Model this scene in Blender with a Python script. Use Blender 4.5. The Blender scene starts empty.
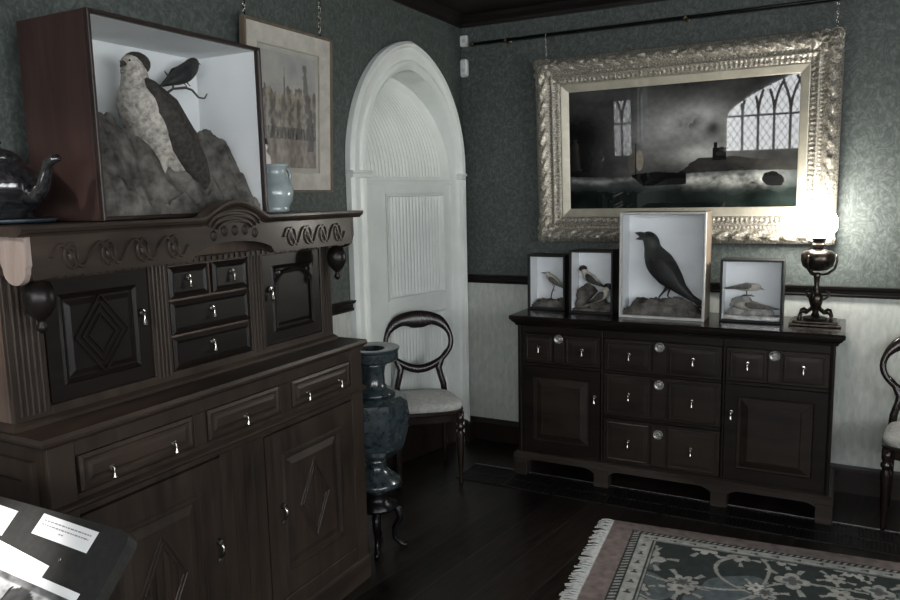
import bpy, math, random
from mathutils import Vector, Matrix, noise
random.seed(7)
R = math.radians
PI = math.pi
COL = bpy.context.scene.collection

# ------------------------------------------------------------------ materials
def newmat(name):
    m = bpy.data.materials.new(name); m.use_nodes = True
    nt = m.node_tree; b = nt.nodes['Principled BSDF']
    return m, nt, b
def N(nt, t, **kw):
    n = nt.nodes.new(t)
    for k, v in kw.items():
        if k in n.inputs: n.inputs[k].default_value = v
        else: setattr(n, k, v)
    return n
def c4(c): return (c[0], c[1], c[2], 1.0)
def coords(nt, scale=(1, 1, 1), rot=(0, 0, 0)):
    tc = N(nt, 'ShaderNodeTexCoord'); mp = N(nt, 'ShaderNodeMapping')
    mp.inputs['Scale'].default_value = scale; mp.inputs['Rotation'].default_value = rot
    nt.links.new(tc.outputs['Object'], mp.inputs['Vector']); return mp.outputs['Vector']
def ramp(nt, fac, stops):
    r = N(nt, 'ShaderNodeValToRGB'); e = r.color_ramp.elements
    while len(e) < len(stops): e.new(0.5)
    for i, (p, c) in enumerate(stops):
        e[i].position = p; e[i].color = c4(c)
    nt.links.new(fac, r.inputs['Fac']); return r.outputs['Color']
def bump(nt, h, b, s, d=0.002):
    n = N(nt, 'ShaderNodeBump'); n.inputs['Strength'].default_value = s; n.inputs['Distance'].default_value = d
    nt.links.new(h, n.inputs['Height']); nt.links.new(n.outputs['Normal'], b.inputs['Normal'])
def mottled(name, a, b_, scale=8.0, rough=.6, metal=0.0, bs=0.0, bd=.002, coat=0.0, stretch=(1, 1, 1), detail=5.0, lo=.35, hi=.68):
    m, nt, b = newmat(name); v = coords(nt, stretch)
    n = N(nt, 'ShaderNodeTexNoise', Scale=scale, Detail=detail, Roughness=.6); nt.links.new(v, n.inputs['Vector'])
    nt.links.new(ramp(nt, n.outputs['Fac'], [(lo, a), (hi, b_)]), b.inputs['Base Color'])
    b.inputs['Roughness'].default_value = rough; b.inputs['Metallic'].default_value = metal
    b.inputs['Coat Weight'].default_value = coat; b.inputs['Coat Roughness'].default_value = .12
    if bs: bump(nt, n.outputs['Fac'], b, bs, bd)
    return m
def wood(name, a, b_, rough=.42, axis='x', scale=9.0, coat=.25):
    st = {'x': (.12, 1, 1), 'y': (1, .12, 1), 'z': (1, 1, .12)}[axis]
    m, nt, b = newmat(name); v = coords(nt, st)
    n = N(nt, 'ShaderNodeTexNoise', Scale=scale * 2.2, Detail=8.0, Roughness=.65, Distortion=.6); nt.links.new(v, n.inputs['Vector'])
    n2 = N(nt, 'ShaderNodeTexNoise', Scale=2.3, Detail=2.0); nt.links.new(coords(nt), n2.inputs['Vector'])
    mx = N(nt, 'ShaderNodeMath', operation='ADD'); ms = N(nt, 'ShaderNodeMath', operation='MULTIPLY')
    nt.links.new(n2.outputs['Fac'], ms.inputs[0]); ms.inputs[1].default_value = .5
    nt.links.new(n.outputs['Fac'], mx.inputs[0]); nt.links.new(ms.outputs[0], mx.inputs[1])
    nt.links.new(ramp(nt, mx.outputs[0], [(.5, a), (1.0, b_)]), b.inputs['Base Color'])
    b.inputs['Roughness'].default_value = rough; b.inputs['Coat Weight'].default_value = coat * .35; b.inputs['Specular IOR Level'].default_value = .22
    b.inputs['Coat Roughness'].default_value = .18
    bump(nt, n.outputs['Fac'], b, .25, .0015)
    return m
def attr_mat(name, rough, coat=0.0, coatr=.03, bs=0.0, bscale=200, emis=0):
    m, nt, b = newmat(name); a = N(nt, 'ShaderNodeVertexColor'); a.layer_name = 'Col'
    nt.links.new(a.outputs['Color'], b.inputs['Base Color'])
    b.inputs['Roughness'].default_value = rough; b.inputs['Coat Weight'].default_value = coat; b.inputs['Coat Roughness'].default_value = coatr
    if bs:
        n = N(nt, 'ShaderNodeTexNoise', Scale=bscale, Detail=3.0); nt.links.new(coords(nt), n.inputs['Vector']); bump(nt, n.outputs['Fac'], b, bs)
    return m
def glass_mat(name):
    m = bpy.data.materials.new(name); m.use_nodes = True; nt = m.node_tree; nt.nodes.clear()
    o = N(nt, 'ShaderNodeOutputMaterial'); mix = N(nt, 'ShaderNodeMixShader'); t = N(nt, 'ShaderNodeBsdfTransparent'); g = N(nt, 'ShaderNodeBsdfGlossy')
    g.inputs['Roughness'].default_value = .02; t.inputs['Color'].default_value = (1, 1, 1, 1)
    lw = N(nt, 'ShaderNodeLayerWeight'); lw.inputs['Blend'].default_value = .5
    pw_ = N(nt, 'ShaderNodeMath', operation='POWER'); pw_.inputs[1].default_value = 5.0; nt.links.new(lw.outputs['Facing'], pw_.inputs[0])
    f = N(nt, 'ShaderNodeMath', operation='MULTIPLY_ADD'); f.inputs[1].default_value = .92; f.inputs[2].default_value = .035; nt.links.new(pw_.outputs[0], f.inputs[0])
    nt.links.new(f.outputs[0], mix.inputs[0]); nt.links.new(t.outputs[0], mix.inputs[1]); nt.links.new(g.outputs[0], mix.inputs[2]); nt.links.new(mix.outputs[0], o.inputs[0])
    return m
def emit(name, c, s):
    m = bpy.data.materials.new(name); m.use_nodes = True; nt = m.node_tree; nt.nodes.clear()
    o = N(nt, 'ShaderNodeOutputMaterial'); e = N(nt, 'ShaderNodeEmission', Strength=s); e.inputs['Color'].default_value = c4(c)
    nt.links.new(e.outputs[0], o.inputs[0]); return m

M = {}
M['oak'] = wood('brown_oak', (.011, .0078, .0060), (.046, .033, .0255), .42, 'x')
M['oak_v'] = wood('brown_oak_upright', (.011, .0078, .0060), (.044, .032, .0245), .42, 'z')
M['oak_end_lit'] = wood('oak_end_painted_light', (.16, .12, .10), (.34, .28, .25), .45, 'z')  # paler copy of the oak: light on the near end board put into the colour
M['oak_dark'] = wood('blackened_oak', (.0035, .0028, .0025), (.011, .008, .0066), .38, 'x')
M['oak_side'] = wood('brown_oak_lit_end', (.055, .038, .030), (.13, .095, .076), .5, 'z')  # oak lightened in its colour for the light falling on the cupboard end
M['mahogany'] = wood('dark_mahogany', (.004, .0030, .0026), (.016, .0115, .0098), .33, 'x', coat=.4)
M['mahogany_front'] = wood('brown_drawer_front', (.008, .0062, .0052), (.028, .0205, .0168), .36, 'x', coat=.4)
M['mahogany_top'] = wood('polished_top', (.004, .0028, .0025), (.012, .009, .0078), .22, 'x', coat=.8)
M['plinth_wood'] = wood('worn_plinth_wood', (.012, .009, .0075), (.045, .036, .030), .4, 'x')
M['chair_wood'] = wood('polished_chair_wood', (.007, .0045, .0038), (.021, .0135, .011), .22, 'z', coat=.8)
M['case_wood'] = wood('reddish_case_wood', (.026, .0135, .0115), (.050, .028, .0245), .6, 'z')
M['case_edge'] = mottled('dark_case_edge', (.012, .007, .006), (.025, .015, .012), 20, .45)
M['black_frame'] = mottled('black_case_frame', (.003, .003, .0033), (.007, .007, .0075), 30, .6)
M['pale_frame'] = mottled('pale_painted_frame', (.42, .42, .40), (.55, .55, .52), 25, .5)
M['case_side_brown'] = wood('light_brown_case_side', (.10, .075, .055), (.20, .16, .12), .5, 'z')
M['case_back'] = mottled('pale_blue_backboard', (.80, .825, .85), (.87, .89, .91), 6, .85)
M['case_grey'] = mottled('pale_grey_case_lining', (.76, .79, .80), (.83, .85, .86), 6, .85)
M['white_paint'] = mottled('white_joinery_paint', (.66, .69, .66), (.74, .77, .74), 5, .42)
M['brass_dark'] = mottled('dark_brass', (.06, .045, .03), (.22, .18, .13), 60, .35, .9, .3)
M['brass'] = mottled('aged_brass', (.35, .30, .22), (.62, .56, .45), 60, .28, .95)
M['pewter'] = mottled('tarnished_plate', (.16, .16, .15), (.62, .60, .57), 90, .4, .7, .3)
M['steel'] = mottled('silvered_brass', (.28, .265, .235), (.50, .48, .44), 40, .22, 1.0)
M['gold'] = mottled('gilt_plaster', (.085, .077, .062), (.47, .435, .365), 130, .38, .35, .5, .002, detail=6)
M['gold_plain'] = mottled('plain_gilt_slip', (.36, .335, .27), (.46, .43, .35), 14, .42, .3)
M['glass'] = glass_mat('clear_case_glass')
M['feather_black'] = mottled('black_feathers', (.002, .002, .0025), (.011, .011, .012), 45, .6, 0, .4, .003, stretch=(.5, 1, 1))
M['feather_pale'] = mottled('pale_mottled_feathers', (.15, .135, .115), (.52, .49, .44), 60, .8, 0, .5, .004, lo=.3, hi=.62)
M['feather_brown'] = mottled('dark_brown_feathers', (.006, .005, .0045), (.055, .045, .037), 70, .75, 0, .5, .004)
M['feather_grey'] = mottled('grey_brown_feathers', (.06, .055, .05), (.16, .15, .14), 80, .75, 0, .3, .002)
M['feather_cream'] = mottled('cream_feathers', (.35, .32, .27), (.55, .52, .46), 80, .8)
M['feather_dark'] = mottled('dusky_feathers', (.012, .012, .012), (.05, .048, .045), 90, .7, 0, .3, .002)
M['beak'] = mottled('horn_beak', (.015, .014, .013), (.04, .036, .032), 60, .35)
M['rock'] = mottled('grey_brown_groundwork', (.020, .018, .016), (.185, .172, .155), 14, .9, 0, .8, .006)
M['rock_pale'] = mottled('pale_groundwork', (.20, .20, .19), (.48, .47, .45), 24, .9, 0, .6, .004)
M['twig'] = mottled('dry_twig', (.03, .024, .018), (.09, .075, .06), 60, .8)
M['paper'] = mottled('white_card', (.74, .74, .74), (.80, .80, .80), 5, .7)
M['ink'] = mottled('grey_ink', (.22, .22, .22), (.32, .32, .32), 5, .8)
M['ink_black'] = mottled('black_ink', (.02, .02, .02), (.03, .03, .03), 5, .8)
M['board'] = mottled('black_reading_board', (.008, .0075, .007), (.020, .019, .017), 60, .55, 0, .15)
M['urn'] = mottled('blue_green_glaze', (.009, .014, .017), (.036, .050, .056), 40, .24, 0, .25, .003, coat=.4)
M['iron'] = mottled('black_iron', (.008, .008, .009), (.022, .022, .024), 40, .3, .7)
M['kettle'] = mottled('black_lustre_ware', (.006, .006, .007), (.03, .03, .032), 60, .12, 0, .25, .003, coat=1)
M['tray'] = mottled('slate_blue_tray', (.03, .045, .06), (.06, .08, .10), 20, .35)
M['jug'] = mottled('pale_blue_glazed_ware', (.24, .29, .30), (.36, .42, .43), 14, .2, coat=.6)
M['figure_white'] = mottled('white_figure_china', (.70, .62, .60), (.78, .72, .70), 10, .3, coat=.5)
M['figure_dark'] = mottled('dark_figure_china', (.02, .012, .012), (.05, .03, .03), 30, .3)
M['grille'] = mottled('cast_iron_grating', (.010, .009, .009), (.024, .022, .021), 60, .45, .5)
M['grille_edge'] = mottled('worn_metal_edge', (.30, .30, .30), (.5, .5, .48), 60, .3, .9)
M['lamp_metal'] = mottled('dark_bronze_lamp', (.018, .014, .012), (.09, .075, .06), 50, .3, .85, .4)
M['shade'] = emit('glowing_opal_glass', (1.0, .965, .89), 70.0)
M['white_plastic'] = mottled('white_plastic', (.60, .62, .61), (.66, .68, .67), 5, .5)
M['fringe'] = mottled('cream_wool_fringe', (.42, .43, .42), (.60, .61, .59), 50, .95)
M['pale_gilt'] = mottled('pale_gilt_frame', (.36, .345, .30), (.48, .46, .41), 18, .5)
M['mat_board'] = mottled('cream_mount', (.36, .35, .32), (.42, .41, .38), 10, .8)
M['seat_rail'] = M['chair_wood']
M['skirting'] = wood('dark_skirting', (.008, .0055, .0045), (.022, .015, .012), .38, 'x', coat=.3)
M['rail_wood'] = wood('dark_dado_wood', (.005, .004, .0035), (.013, .010, .009), .45, 'x')

def seat_fabric():
    m, nt, b = newmat('faded_floral_seat_fabric'); v = coords(nt)
    n = N(nt, 'ShaderNodeTexNoise', Scale=18.0, Detail=3.0, Distortion=1.8); nt.links.new(v, n.inputs['Vector'])
    nt.links.new(ramp(nt, n.outputs['Fac'], [(.42, (.42, .42, .39)), (.52, (.30, .30, .29)), (.60, (.40, .39, .36))]), b.inputs['Base Color'])
    b.inputs['Roughness'].default_value = .8; b.inputs['Sheen Weight'].default_value = .2
    bump(nt, n.outputs['Fac'], b, .3); return m
M['fabric'] = seat_fabric()

def wall_mat(axis):
    # green damask paper above z = 1.05, pale embossed dado below
    m, nt, b = newmat('damask_wallpaper_and_dado_' + axis)
    L = nt.links.new
    tc = N(nt, 'ShaderNodeTexCoord'); sep = N(nt, 'ShaderNodeSeparateXYZ'); L(tc.outputs['Object'], sep.inputs[0])
    sc = N(nt, 'ShaderNodeVectorMath', operation='MULTIPLY'); L(tc.outputs['Object'], sc.inputs[0]); sc.inputs[1].default_value = (4.2, 4.2, 3.4)
    n = N(nt, 'ShaderNodeTexNoise', Scale=2.4, Detail=2.0, Distortion=2.2); L(sc.outputs[0], n.inputs['Vector'])
    n2 = N(nt, 'ShaderNodeTexNoise', Scale=11.0, Detail=4.0, Distortion=1.0); L(sc.outputs[0], n2.inputs['Vector'])
    vo = N(nt, 'ShaderNodeTexVoronoi', Scale=1.3); L(sc.outputs[0], vo.inputs['Vector'])
    w = N(nt, 'ShaderNodeMath', operation='SINE'); mu = N(nt, 'ShaderNodeMath', operation='MULTIPLY'); mu.inputs[1].default_value = 34.0
    ad = N(nt, 'ShaderNodeMath', operation='ADD'); L(n.outputs['Fac'], ad.inputs[0])
    m3 = N(nt, 'ShaderNodeMath', operation='MULTIPLY'); m3.inputs[1].default_value = .7; L(vo.outputs['Distance'], m3.inputs[0]); L(m3.outputs[0], ad.inputs[1])
    L(ad.outputs[0], mu.inputs[0]); L(mu.outputs[0], w.inputs[0])
    a2 = N(nt, 'ShaderNodeMath', operation='MULTIPLY_ADD'); L(w.outputs[0], a2.inputs[0]); a2.inputs[1].default_value = .13; L(n2.outputs['Fac'], a2.inputs[2])
    col = ramp(nt, a2.outputs[0], [(.28, (.036, .045, .041)), (.52, (.056, .068, .062)), (.78, (.090, .105, .097))])
    # dado: pressed vertical figure
    ax = {'x': 0, 'y': 1}[axis]
    wv = N(nt, 'ShaderNodeMath', operation='SINE'); wm = N(nt, 'ShaderNodeMath', operation='MULTIPLY'); wm.inputs[1].default_value = 140.0
    L(sep.outputs[ax], wm.inputs[0]); L(wm.outputs[0], wv.inputs[0])
    sc2 = N(nt, 'ShaderNodeVectorMath', operation='MULTIPLY'); L(tc.outputs['Object'], sc2.inputs[0]); sc2.inputs[1].default_value = (26, 26, 9)
    n3 = N(nt, 'ShaderNodeTexNoise', Scale=1.6, Detail=4.0, Distortion=.8); L(sc2.outputs[0], n3.inputs['Vector'])
    a3 = N(nt, 'ShaderNodeMath', operation='MULTIPLY_ADD'); L(wv.outputs[0], a3.inputs[0]); a3.inputs[1].default_value = .04; L(n3.outputs['Fac'], a3.inputs[2])
    col2 = ramp(nt, a3.outputs[0], [(.3, (.365, .385, .355)), (.68, (.475, .49, .455))])
    gt = N(nt, 'ShaderNodeMath', operation='GREATER_THAN'); gt.inputs[1].default_value = 1.05; L(sep.outputs[2], gt.inputs[0])
    mx = N(nt, 'ShaderNodeMix', data_type='RGBA'); L(gt.outputs[0], mx.inputs[0]); L(col2, mx.inputs[6]); L(col, mx.inputs[7])
    L(mx.outputs[2], b.inputs['Base Color']); b.inputs['Roughness'].default_value = .62
    bump(nt, a3.outputs[0], b, .25, .002)
    return m
M['wall_x'] = wall_mat('x'); M['wall_y'] = wall_mat('y')

def floor_mat():
    m, nt, b = newmat('dark_stained_boards'); L = nt.links.new
    tc = N(nt, 'ShaderNodeTexCoord'); mp = N(nt, 'ShaderNodeMapping'); L(tc.outputs['Object'], mp.inputs[0]); mp.inputs['Rotation'].default_value = (0, 0, R(8))
    sep = N(nt, 'ShaderNodeSeparateXYZ'); L(mp.outputs[0], sep.inputs[0])
    d = N(nt, 'ShaderNodeMath', operation='DIVIDE'); L(sep.outputs[0], d.inputs[0]); d.inputs[1].default_value = .19
    fl = N(nt, 'ShaderNodeMath', operation='FLOOR'); L(d.outputs[0], fl.inputs[0])
    fr = N(nt, 'ShaderNodeMath', operation='FRACT'); L(d.outputs[0], fr.inputs[0])
    wn = N(nt, 'ShaderNodeTexWhiteNoise'); wn.noise_dimensions = '1D'; L(fl.outputs[0], wn.inputs['W'])
    sc = N(nt, 'ShaderNodeVectorMath', operation='MULTIPLY'); L(mp.outputs[0], sc.inputs[0]); sc.inputs[1].default_value = (14, 1.6, 1)
    n = N(nt, 'ShaderNodeTexNoise', Scale=3.0, Detail=7.0); L(sc.outputs[0], n.inputs['Vector'])
    a = N(nt, 'ShaderNodeMath', operation='MULTIPLY_ADD'); L(wn.outputs['Value'], a.inputs[0]); a.inputs[1].default_value = .3; L(n.outputs['Fac'], a.inputs[2])
    col = ramp(nt, a.outputs[0], [(.4, (.0045, .0035, .003)), (.95, (.021, .0155, .013))])
    g = N(nt, 'ShaderNodeMath', operation='LESS_THAN'); L(fr.outputs[0], g.inputs[0]); g.inputs[1].default_value = .025
    mx = N(nt, 'ShaderNodeMix', data_type='RGBA'); L(g.outputs[0], mx.inputs[0]); L(col, mx.inputs[6]); mx.inputs[7].default_value = (.03, .026, .023, 1)
    L(mx.outputs[2], b.inputs['Base Color']); b.inputs['Roughness'].default_value = .34; b.inputs['Specular IOR Level'].default_value = .18
    bump(nt, a.outputs[0], b, .3, .003); return m
M['floor'] = floor_mat()
M['ceiling'] = wood('dark_panelled_ceiling', (.008, .005, .004), (.02, .012, .010), .5, 'x')

# ------------------------------------------------------------------ mesh building
class MB:
    def __init__(s): s.v = []; s.f = []; s.c = None
    def quadstrip(s, loops, closed_u=True, closed_v=False, cap=False):
        b = len(s.v); n = len(loops[0]); m = len(loops)
        for l in loops: s.v += [tuple(p) for p in l]
        for i in range(m if closed_v else m - 1):
            j = (i + 1) % m
            for k in range(n if closed_u else n - 1):
                k2 = (k + 1) % n
                s.f.append((b + i * n + k, b + i * n + k2, b + j * n + k2, b + j * n + k))
        if cap and closed_u:
            s.f.append(tuple(b + k for k in reversed(range(n)))); s.f.append(tuple(b + (m - 1) * n + k for k in range(n)))
        return s
    def box(s, x0, x1, y0, y1, z0, z1, bev=0.0):
        x0, x1 = min(x0, x1), max(x0, x1); y0, y1 = min(y0, y1), max(y0, y1); z0, z1 = min(z0, z1), max(z0, z1)
        e = min(bev, (x1 - x0) * .3, (y1 - y0) * .3, (z1 - z0) * .3)
        if e <= 0:
            s.quadstrip([[(x0, y0, z), (x1, y0, z), (x1, y1, z), (x0, y1, z)] for z in (z0, z1)], cap=True); return s
        def lp(i, z):
            return [(x0 + i, y0 + e, z), (x0 + e, y0 + i, z), (x1 - e, y0 + i, z), (x1 - i, y0 + e, z), (x1 - i, y1 - e, z), (x1 - e, y1 - i, z), (x0 + e, y1 - i, z), (x0 + i, y1 - e, z)]
        s.quadstrip([lp(e, z0), lp(0, z0 + e), lp(0, z1 - e), lp(e, z1)], cap=True); return s
    def prism(s, poly, a, b, axis='y'):
        def P(p, t): return {'y': (p[0], t, p[1]), 'x': (t, p[0], p[1]), 'z': (p[0], p[1], t)}[axis]
        n = len(poly); o = len(s.v)
        s.v += [P(p, a) for p in poly] + [P(p, b) for p in poly]
        for k in range(n): s.f.append((o + k, o + (k + 1) % n, o + n + (k + 1) % n, o + n + k))
        s.f.append(tuple(o + k for k in reversed(range(n)))); s.f.append(tuple(o + n + k for k in range(n))); return s
    def lathe(s, prof, c=(0, 0, 0), n=24, rot=0.0, axis='z'):
        loops = []
        for r, h in prof:
            l = []
            for k in range(n):
                a = rot + 2 * PI * k / n; x, y = r * math.cos(a), r * math.sin(a)
                l.append({'z': (c[0] + x, c[1] + y, c[2] + h), 'y': (c[0] + x, c[1] + h, c[2] + y), 'x': (c[0] + h, c[1] + x, c[2] + y)}[axis])
            loops.append(l)
        return s.quadstrip(loops, cap=True)
    def tube(s, pts, rad, n=10, closed=False, up=(0, 0, 1)):
        P = [Vector(p) for p in pts]; m = len(P); loops = []
        if not isinstance(rad, (list, tuple)): rad = [rad] * m
        up = Vector(up); prev = None
        for i in range(m):
            if closed: t = P[(i + 1) % m] - P[i - 1]
            else: t = P[min(i + 1, m - 1)] - P[max(i - 1, 0)]
            t.normalize()
            if prev is None:
                u = up if abs(up.dot(t)) < .95 else (Vector((0, 1, 0)) if abs(up.x) > .9 else Vector((1, 0, 0)))
                a = (u - t * u.dot(t)).normalized()
            else: a = (prev - t * prev.dot(t)).normalized()
            prev = a; b = t.cross(a); r = rad[i]
            ra, rb = r if isinstance(r, (list, tuple)) else (r, r)
            loops.append([P[i] + a * ra * math.cos(2 * PI * k / n) + b * rb * math.sin(2 * PI * k / n) for k in range(n)])
        return s.quadstrip(loops, closed_v=closed, cap=not closed)
    def sphere(s, c, r, n=14, m=9, sc=(1, 1, 1)):
        loops = []
        for i in range(m):
            a = PI * (i + .02) / (m - .96); rr = math.sin(a); zz = -math.cos(a)
            loops.append([(c[0] + r * sc[0] * rr * math.cos(2 * PI * k / n), c[1] + r * sc[1] * rr * math.sin(2 * PI * k / n), c[2] + r * sc[2] * zz) for k in range(n)])
        return s.quadstrip(loops, cap=True)
    def frame(s, x0, x1, z0, z1, prof, close=True):
        # mitred rectangle in the xz plane; prof = (inset, y) pairs forming a loop if close
        loops = []
        for cx, cz, sx, sz in ((x0, z0, 1, 1), (x1, z0, -1, 1), (x1, z1, -1, -1), (x0, z1, 1, -1)):
            loops.append([(cx + sx * t, y, cz + sz * t) for t, y in prof])
        return s.quadstrip(loops, closed_u=close, closed_v=True)
    def raised(s, x0, x1, z0, z1, y, steps):
        # steps = (inset, dy) ; a fielded panel, closed in the middle
        loops = [[(x0 + t, y + d, z0 + t), (x1 - t, y + d, z0 + t), (x1 - t, y + d, z1 - t), (x0 + t, y + d, z1 - t)] for t, d in steps]
        b = len(s.v); s.quadstrip(loops)
        k = b + 4 * (len(steps) - 1); s.f.append((k, k + 1, k + 2, k + 3)); s.f.append((b + 3, b + 2, b + 1, b)); return s
    def cornice(s, x0, x1, yf, yb, prof):
        # prof = closed loop of (outward, z); runs round left end, front, right end
        loops = [[(x0 - d, yb, z) for d, z in prof], [(x0 - d, yf - d, z) for d, z in prof], [(x1 + d, yf - d, z) for d, z in prof], [(x1 + d, yb, z) for d, z in prof]]
        return s.quadstrip(loops, cap=True)
    def grid(s, fn, nu, nv, col=None):
        b = len(s.v)
        if col and s.c is None: s.c = []
        for j in range(nv + 1):
            for i in range(nu + 1):
                u, v = i / nu, j / nv; s.v.append(tuple(fn(u, v)))
                if col: s.c.append(col(u, v))
        for j in range(nv):
            for i in range(nu):
                a = b + j * (nu + 1) + i; s.f.append((a, a + 1, a + nu + 2, a + nu + 1))
        return s
    def xf(s, mat):
        s.v = [tuple(mat @ Vector(p)) for p in s.v]; return s
    def build(s, name, mat, parent=None, smooth=False, loc=None, label=None, kind=None, ang=None):
        me = bpy.data.meshes.new(name); me.from_pydata(s.v, [], s.f); me.validate(); me.update()
        import bmesh
        bm = bmesh.new(); bm.from_mesh(me); bmesh.ops.recalc_face_normals(bm, faces=bm.faces); bm.to_mesh(me); bm.free()
        if s.c:
            ca = me.color_attributes.new('Col', 'FLOAT_COLOR', 'POINT')
            for i, c in enumerate(s.c): ca.data[i].color = c4(c)
        me.materials.append(mat)
        if smooth or ang:
            for p in me.polygons: p.use_smooth = True
            if ang: me.set_sharp_from_angle(angle=R(ang))
        o = bpy.data.objects.new(name, me); COL.objects.link(o)
        if parent: o.parent = parent
        if loc: o.location = loc
        if label: o['label'] = label
        if kind: o['kind'] = kind
        return o
def thing(name, label, cat, loc=(0, 0, 0), rz=0.0, group=None):
    o = bpy.data.objects.new(name, None); COL.objects.link(o); o.location = loc; o.rotation_euler = (0, 0, rz)
    o.empty_display_size = .1; o['label'] = label; o['category'] = cat
    if group: o['group'] = group
    return o
def tag(o, label, cat, group=None):
    o['label'] = label; o['category'] = cat
    if group: o['group'] = group
    return o
def fbm(x, y, z=0.0, o=4):
    return noise.fractal(Vector((x, y, z)), 1.0, 2.0, o)
def smooth01(a, b, x):
    t = max(0.0, min(1.0, (x - a) / (b - a))); return t * t * (3 - 2 * t)
def mixc(a, b, t): return tuple(a[i] * (1 - t) + b[i] * t for i in range(3))
def arch_pts(w, h, n=20):
    # pointed arch from (-w,0) over (0,h) to (w,0)
    Rr = (w * w + h * h) / (2 * w); out = []
    a1 = math.asin(min(1, h / Rr))
    for i in range(n + 1):
        a = a1 * i / n; out.append((Rr - w - Rr * math.cos(a), Rr * math.sin(a)))
    return out + [(-x, z) for x, z in reversed(out[:-1])]

# ------------------------------------------------------------------ the room
ZC = 2.66; XR = 4.7; YB = -6.1
MB().box(-.0, XR, YB, 0, -.05, 0).build('floor', M['floor'], kind='structure')
cl = MB().box(-.1, XR + .1, YB - .1, .1, ZC, ZC + .05)
for k in range(1, 6): cl.box(0, XR, -k * 1.1 - .07, -k * 1.1 + .07, ZC - .10, ZC)
cl.build('ceiling', M['ceiling'], kind='structure')
MB().box(0, XR, 0, .1, 0, ZC).build('wall_back', M['wall_x'], kind='structure')
MB().box(0, XR, YB - .1, YB, 0, ZC).build('wall_front', M['wall_x'], kind='structure')
MB().box(XR, XR + .1, YB, 0, 0, ZC).build('wall_right', M['wall_y'], kind='structure')
# left wall, pierced by the pointed doorway
DC = -.618; DW = .492; SP = 1.735; DH = .535; ST = 1.665        # inner opening centre, half width, springing, rise
wl = MB()
inner = [(DC + x, SP + z) for x, z in arch_pts(DW, DH, 16)]
for xx in (0.0, -.12):
    o = len(wl.v)
    wl.v += [(xx, YB, 0), (xx, DC - DW, 0), (xx, DC - DW, ZC), (xx, YB, ZC)]; wl.f.append((o, o + 1, o + 2, o + 3))
    o = len(wl.v)
    wl.v += [(xx, DC + DW, 0), (xx, 0, 0), (xx, 0, ZC), (xx, DC + DW, ZC)]; wl.f.append((o, o + 1, o + 2, o + 3))
    wl.quadstrip([[(xx, y, z), (xx, y, ZC)] for y, z in inner], closed_u=False)
wl.build('wall_left', M['wall_y'], kind='structure')
def skirt(x0, x1, horizontal=True): ...
prof_sk = [(0, 0), (.022, 0), (.022, .115), (.014, .13), (.008, .144), (0, .144)]
def run(name, prof, a, b, wall):
    m = MB()
    if wall == 'back': m.quadstrip([[(a, -d, z) for d, z in prof], [(b, -d, z) for d, z in prof]], cap=True)
    if wall == 'front': m.quadstrip([[(a, YB + d, z) for d, z in prof], [(b, YB + d, z) for d, z in prof]], cap=True)
    if wall == 'left': m.quadstrip([[(d, a, z) for d, z in prof], [(d, b, z) for d, z in prof]], cap=True)
    if wall == 'right': m.quadstrip([[(XR - d, a, z) for d, z in prof], [(XR - d, b, z) for d, z in prof]], cap=True)
    return m.build(name, M['skirting'] if 'base' in name else M['rail_wood'], kind='structure')
run('baseboard_back', prof_sk, 0, XR, 'back'); run('baseboard_left', prof_sk, YB, -1.25, 'left'); run('baseboard_nook', [(d * 2.6, z) for d, z in prof_sk], -.10, 0, 'left')
MB().box(-.9, 0, -1.6, .1, -.05, -.001).build('floor_passage', M['floor'], kind='structure')
run('baseboard_right', prof_sk, YB, 0, 'right'); run('baseboard_front', prof_sk, 0, XR, 'front')
prof_d = [(0, 1.03), (.018, 1.03), (.022, 1.04), (.014, 1.047), (.016, 1.062), (.03, 1.07), (.034, 1.083), (0, 1.083)]
run('trim_1', prof_d, 0, XR, 'back'); run('trim_2', prof_d, YB, -1.237, 'left'); run('trim_3', prof_d, YB, 0, 'right'); run('trim_4', prof_d, 0, XR, 'front')
prof_c = [(0, 2.60), (.015, 2.60), (.02, 2.62), (.045, 2.64), (.06, 2.66), (0, 2.66)]
for i, (w, a, b) in enumerate((('back', 0, XR), ('left', YB, 0), ('right', YB, 0), ('front', 0, XR))): run('trim_%d' % (5 + i), [(d, z + .0) for d, z in prof_c], a, b, w)

# ---- doorway: architrave, leaf with reeded panels, reeded hood above the transom
def sweep_arch(prof, w0, h0):
    # prof (t inward from outer, x out of the wall); path: floor - spring - apex - spring - floor
    loops = []
    n = 22
    for t, xo in prof:
        q = min(1, t / .135); w = w0 + (DW - w0) * q; h = h0 + (DH - h0) * q; dc = -.664 + (DC + .664) * q
        pts = [(dc - w, 0.0), (dc - w, SP * .5)] + [(dc + x, SP + z) for x, z in arch_pts(w, h, n)] + [(dc + w, SP * .5), (dc + w, 0.0)]
        loops.append([(xo, min(y, -.002), z) for y, z in pts])
    return loops
door = bpy.data.objects.new('door_1', None); COL.objects.link(door); door['kind'] = 'structure'
W0, H0 = .608, .678
prof_a = [(0, .0), (0, .03), (.012, .045), (.022, .045), (.030, .030), (.048, .026), (.058, .018), (.085, .014), (.092, .024), (.108, .028), (.120, .018), (.135, .0), (.138, -.10)]
a_ = MB().quadstrip(sweep_arch(prof_a, W0, H0), closed_u=False)
a_.build('architrave', M['white_paint'], door, ang=35)
cb = MB()
for sgn in (-1, 1):
    y0 = -.664 + sgn * (W0 + (.006 if sgn < 0 else -.004)); y1 = DC + sgn * (DW + .004)
    cb.box(.0, .056, y0, y1, SP - .035, SP - .02, .004); cb.box(.0, .048, y0 - sgn * .004, y1, SP - .055, SP - .035, .003)
cb.build('capital', M['white_paint'], door)
XD = -.03
lf = MB(); yl, yr = DC - DW, DC + DW
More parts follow.
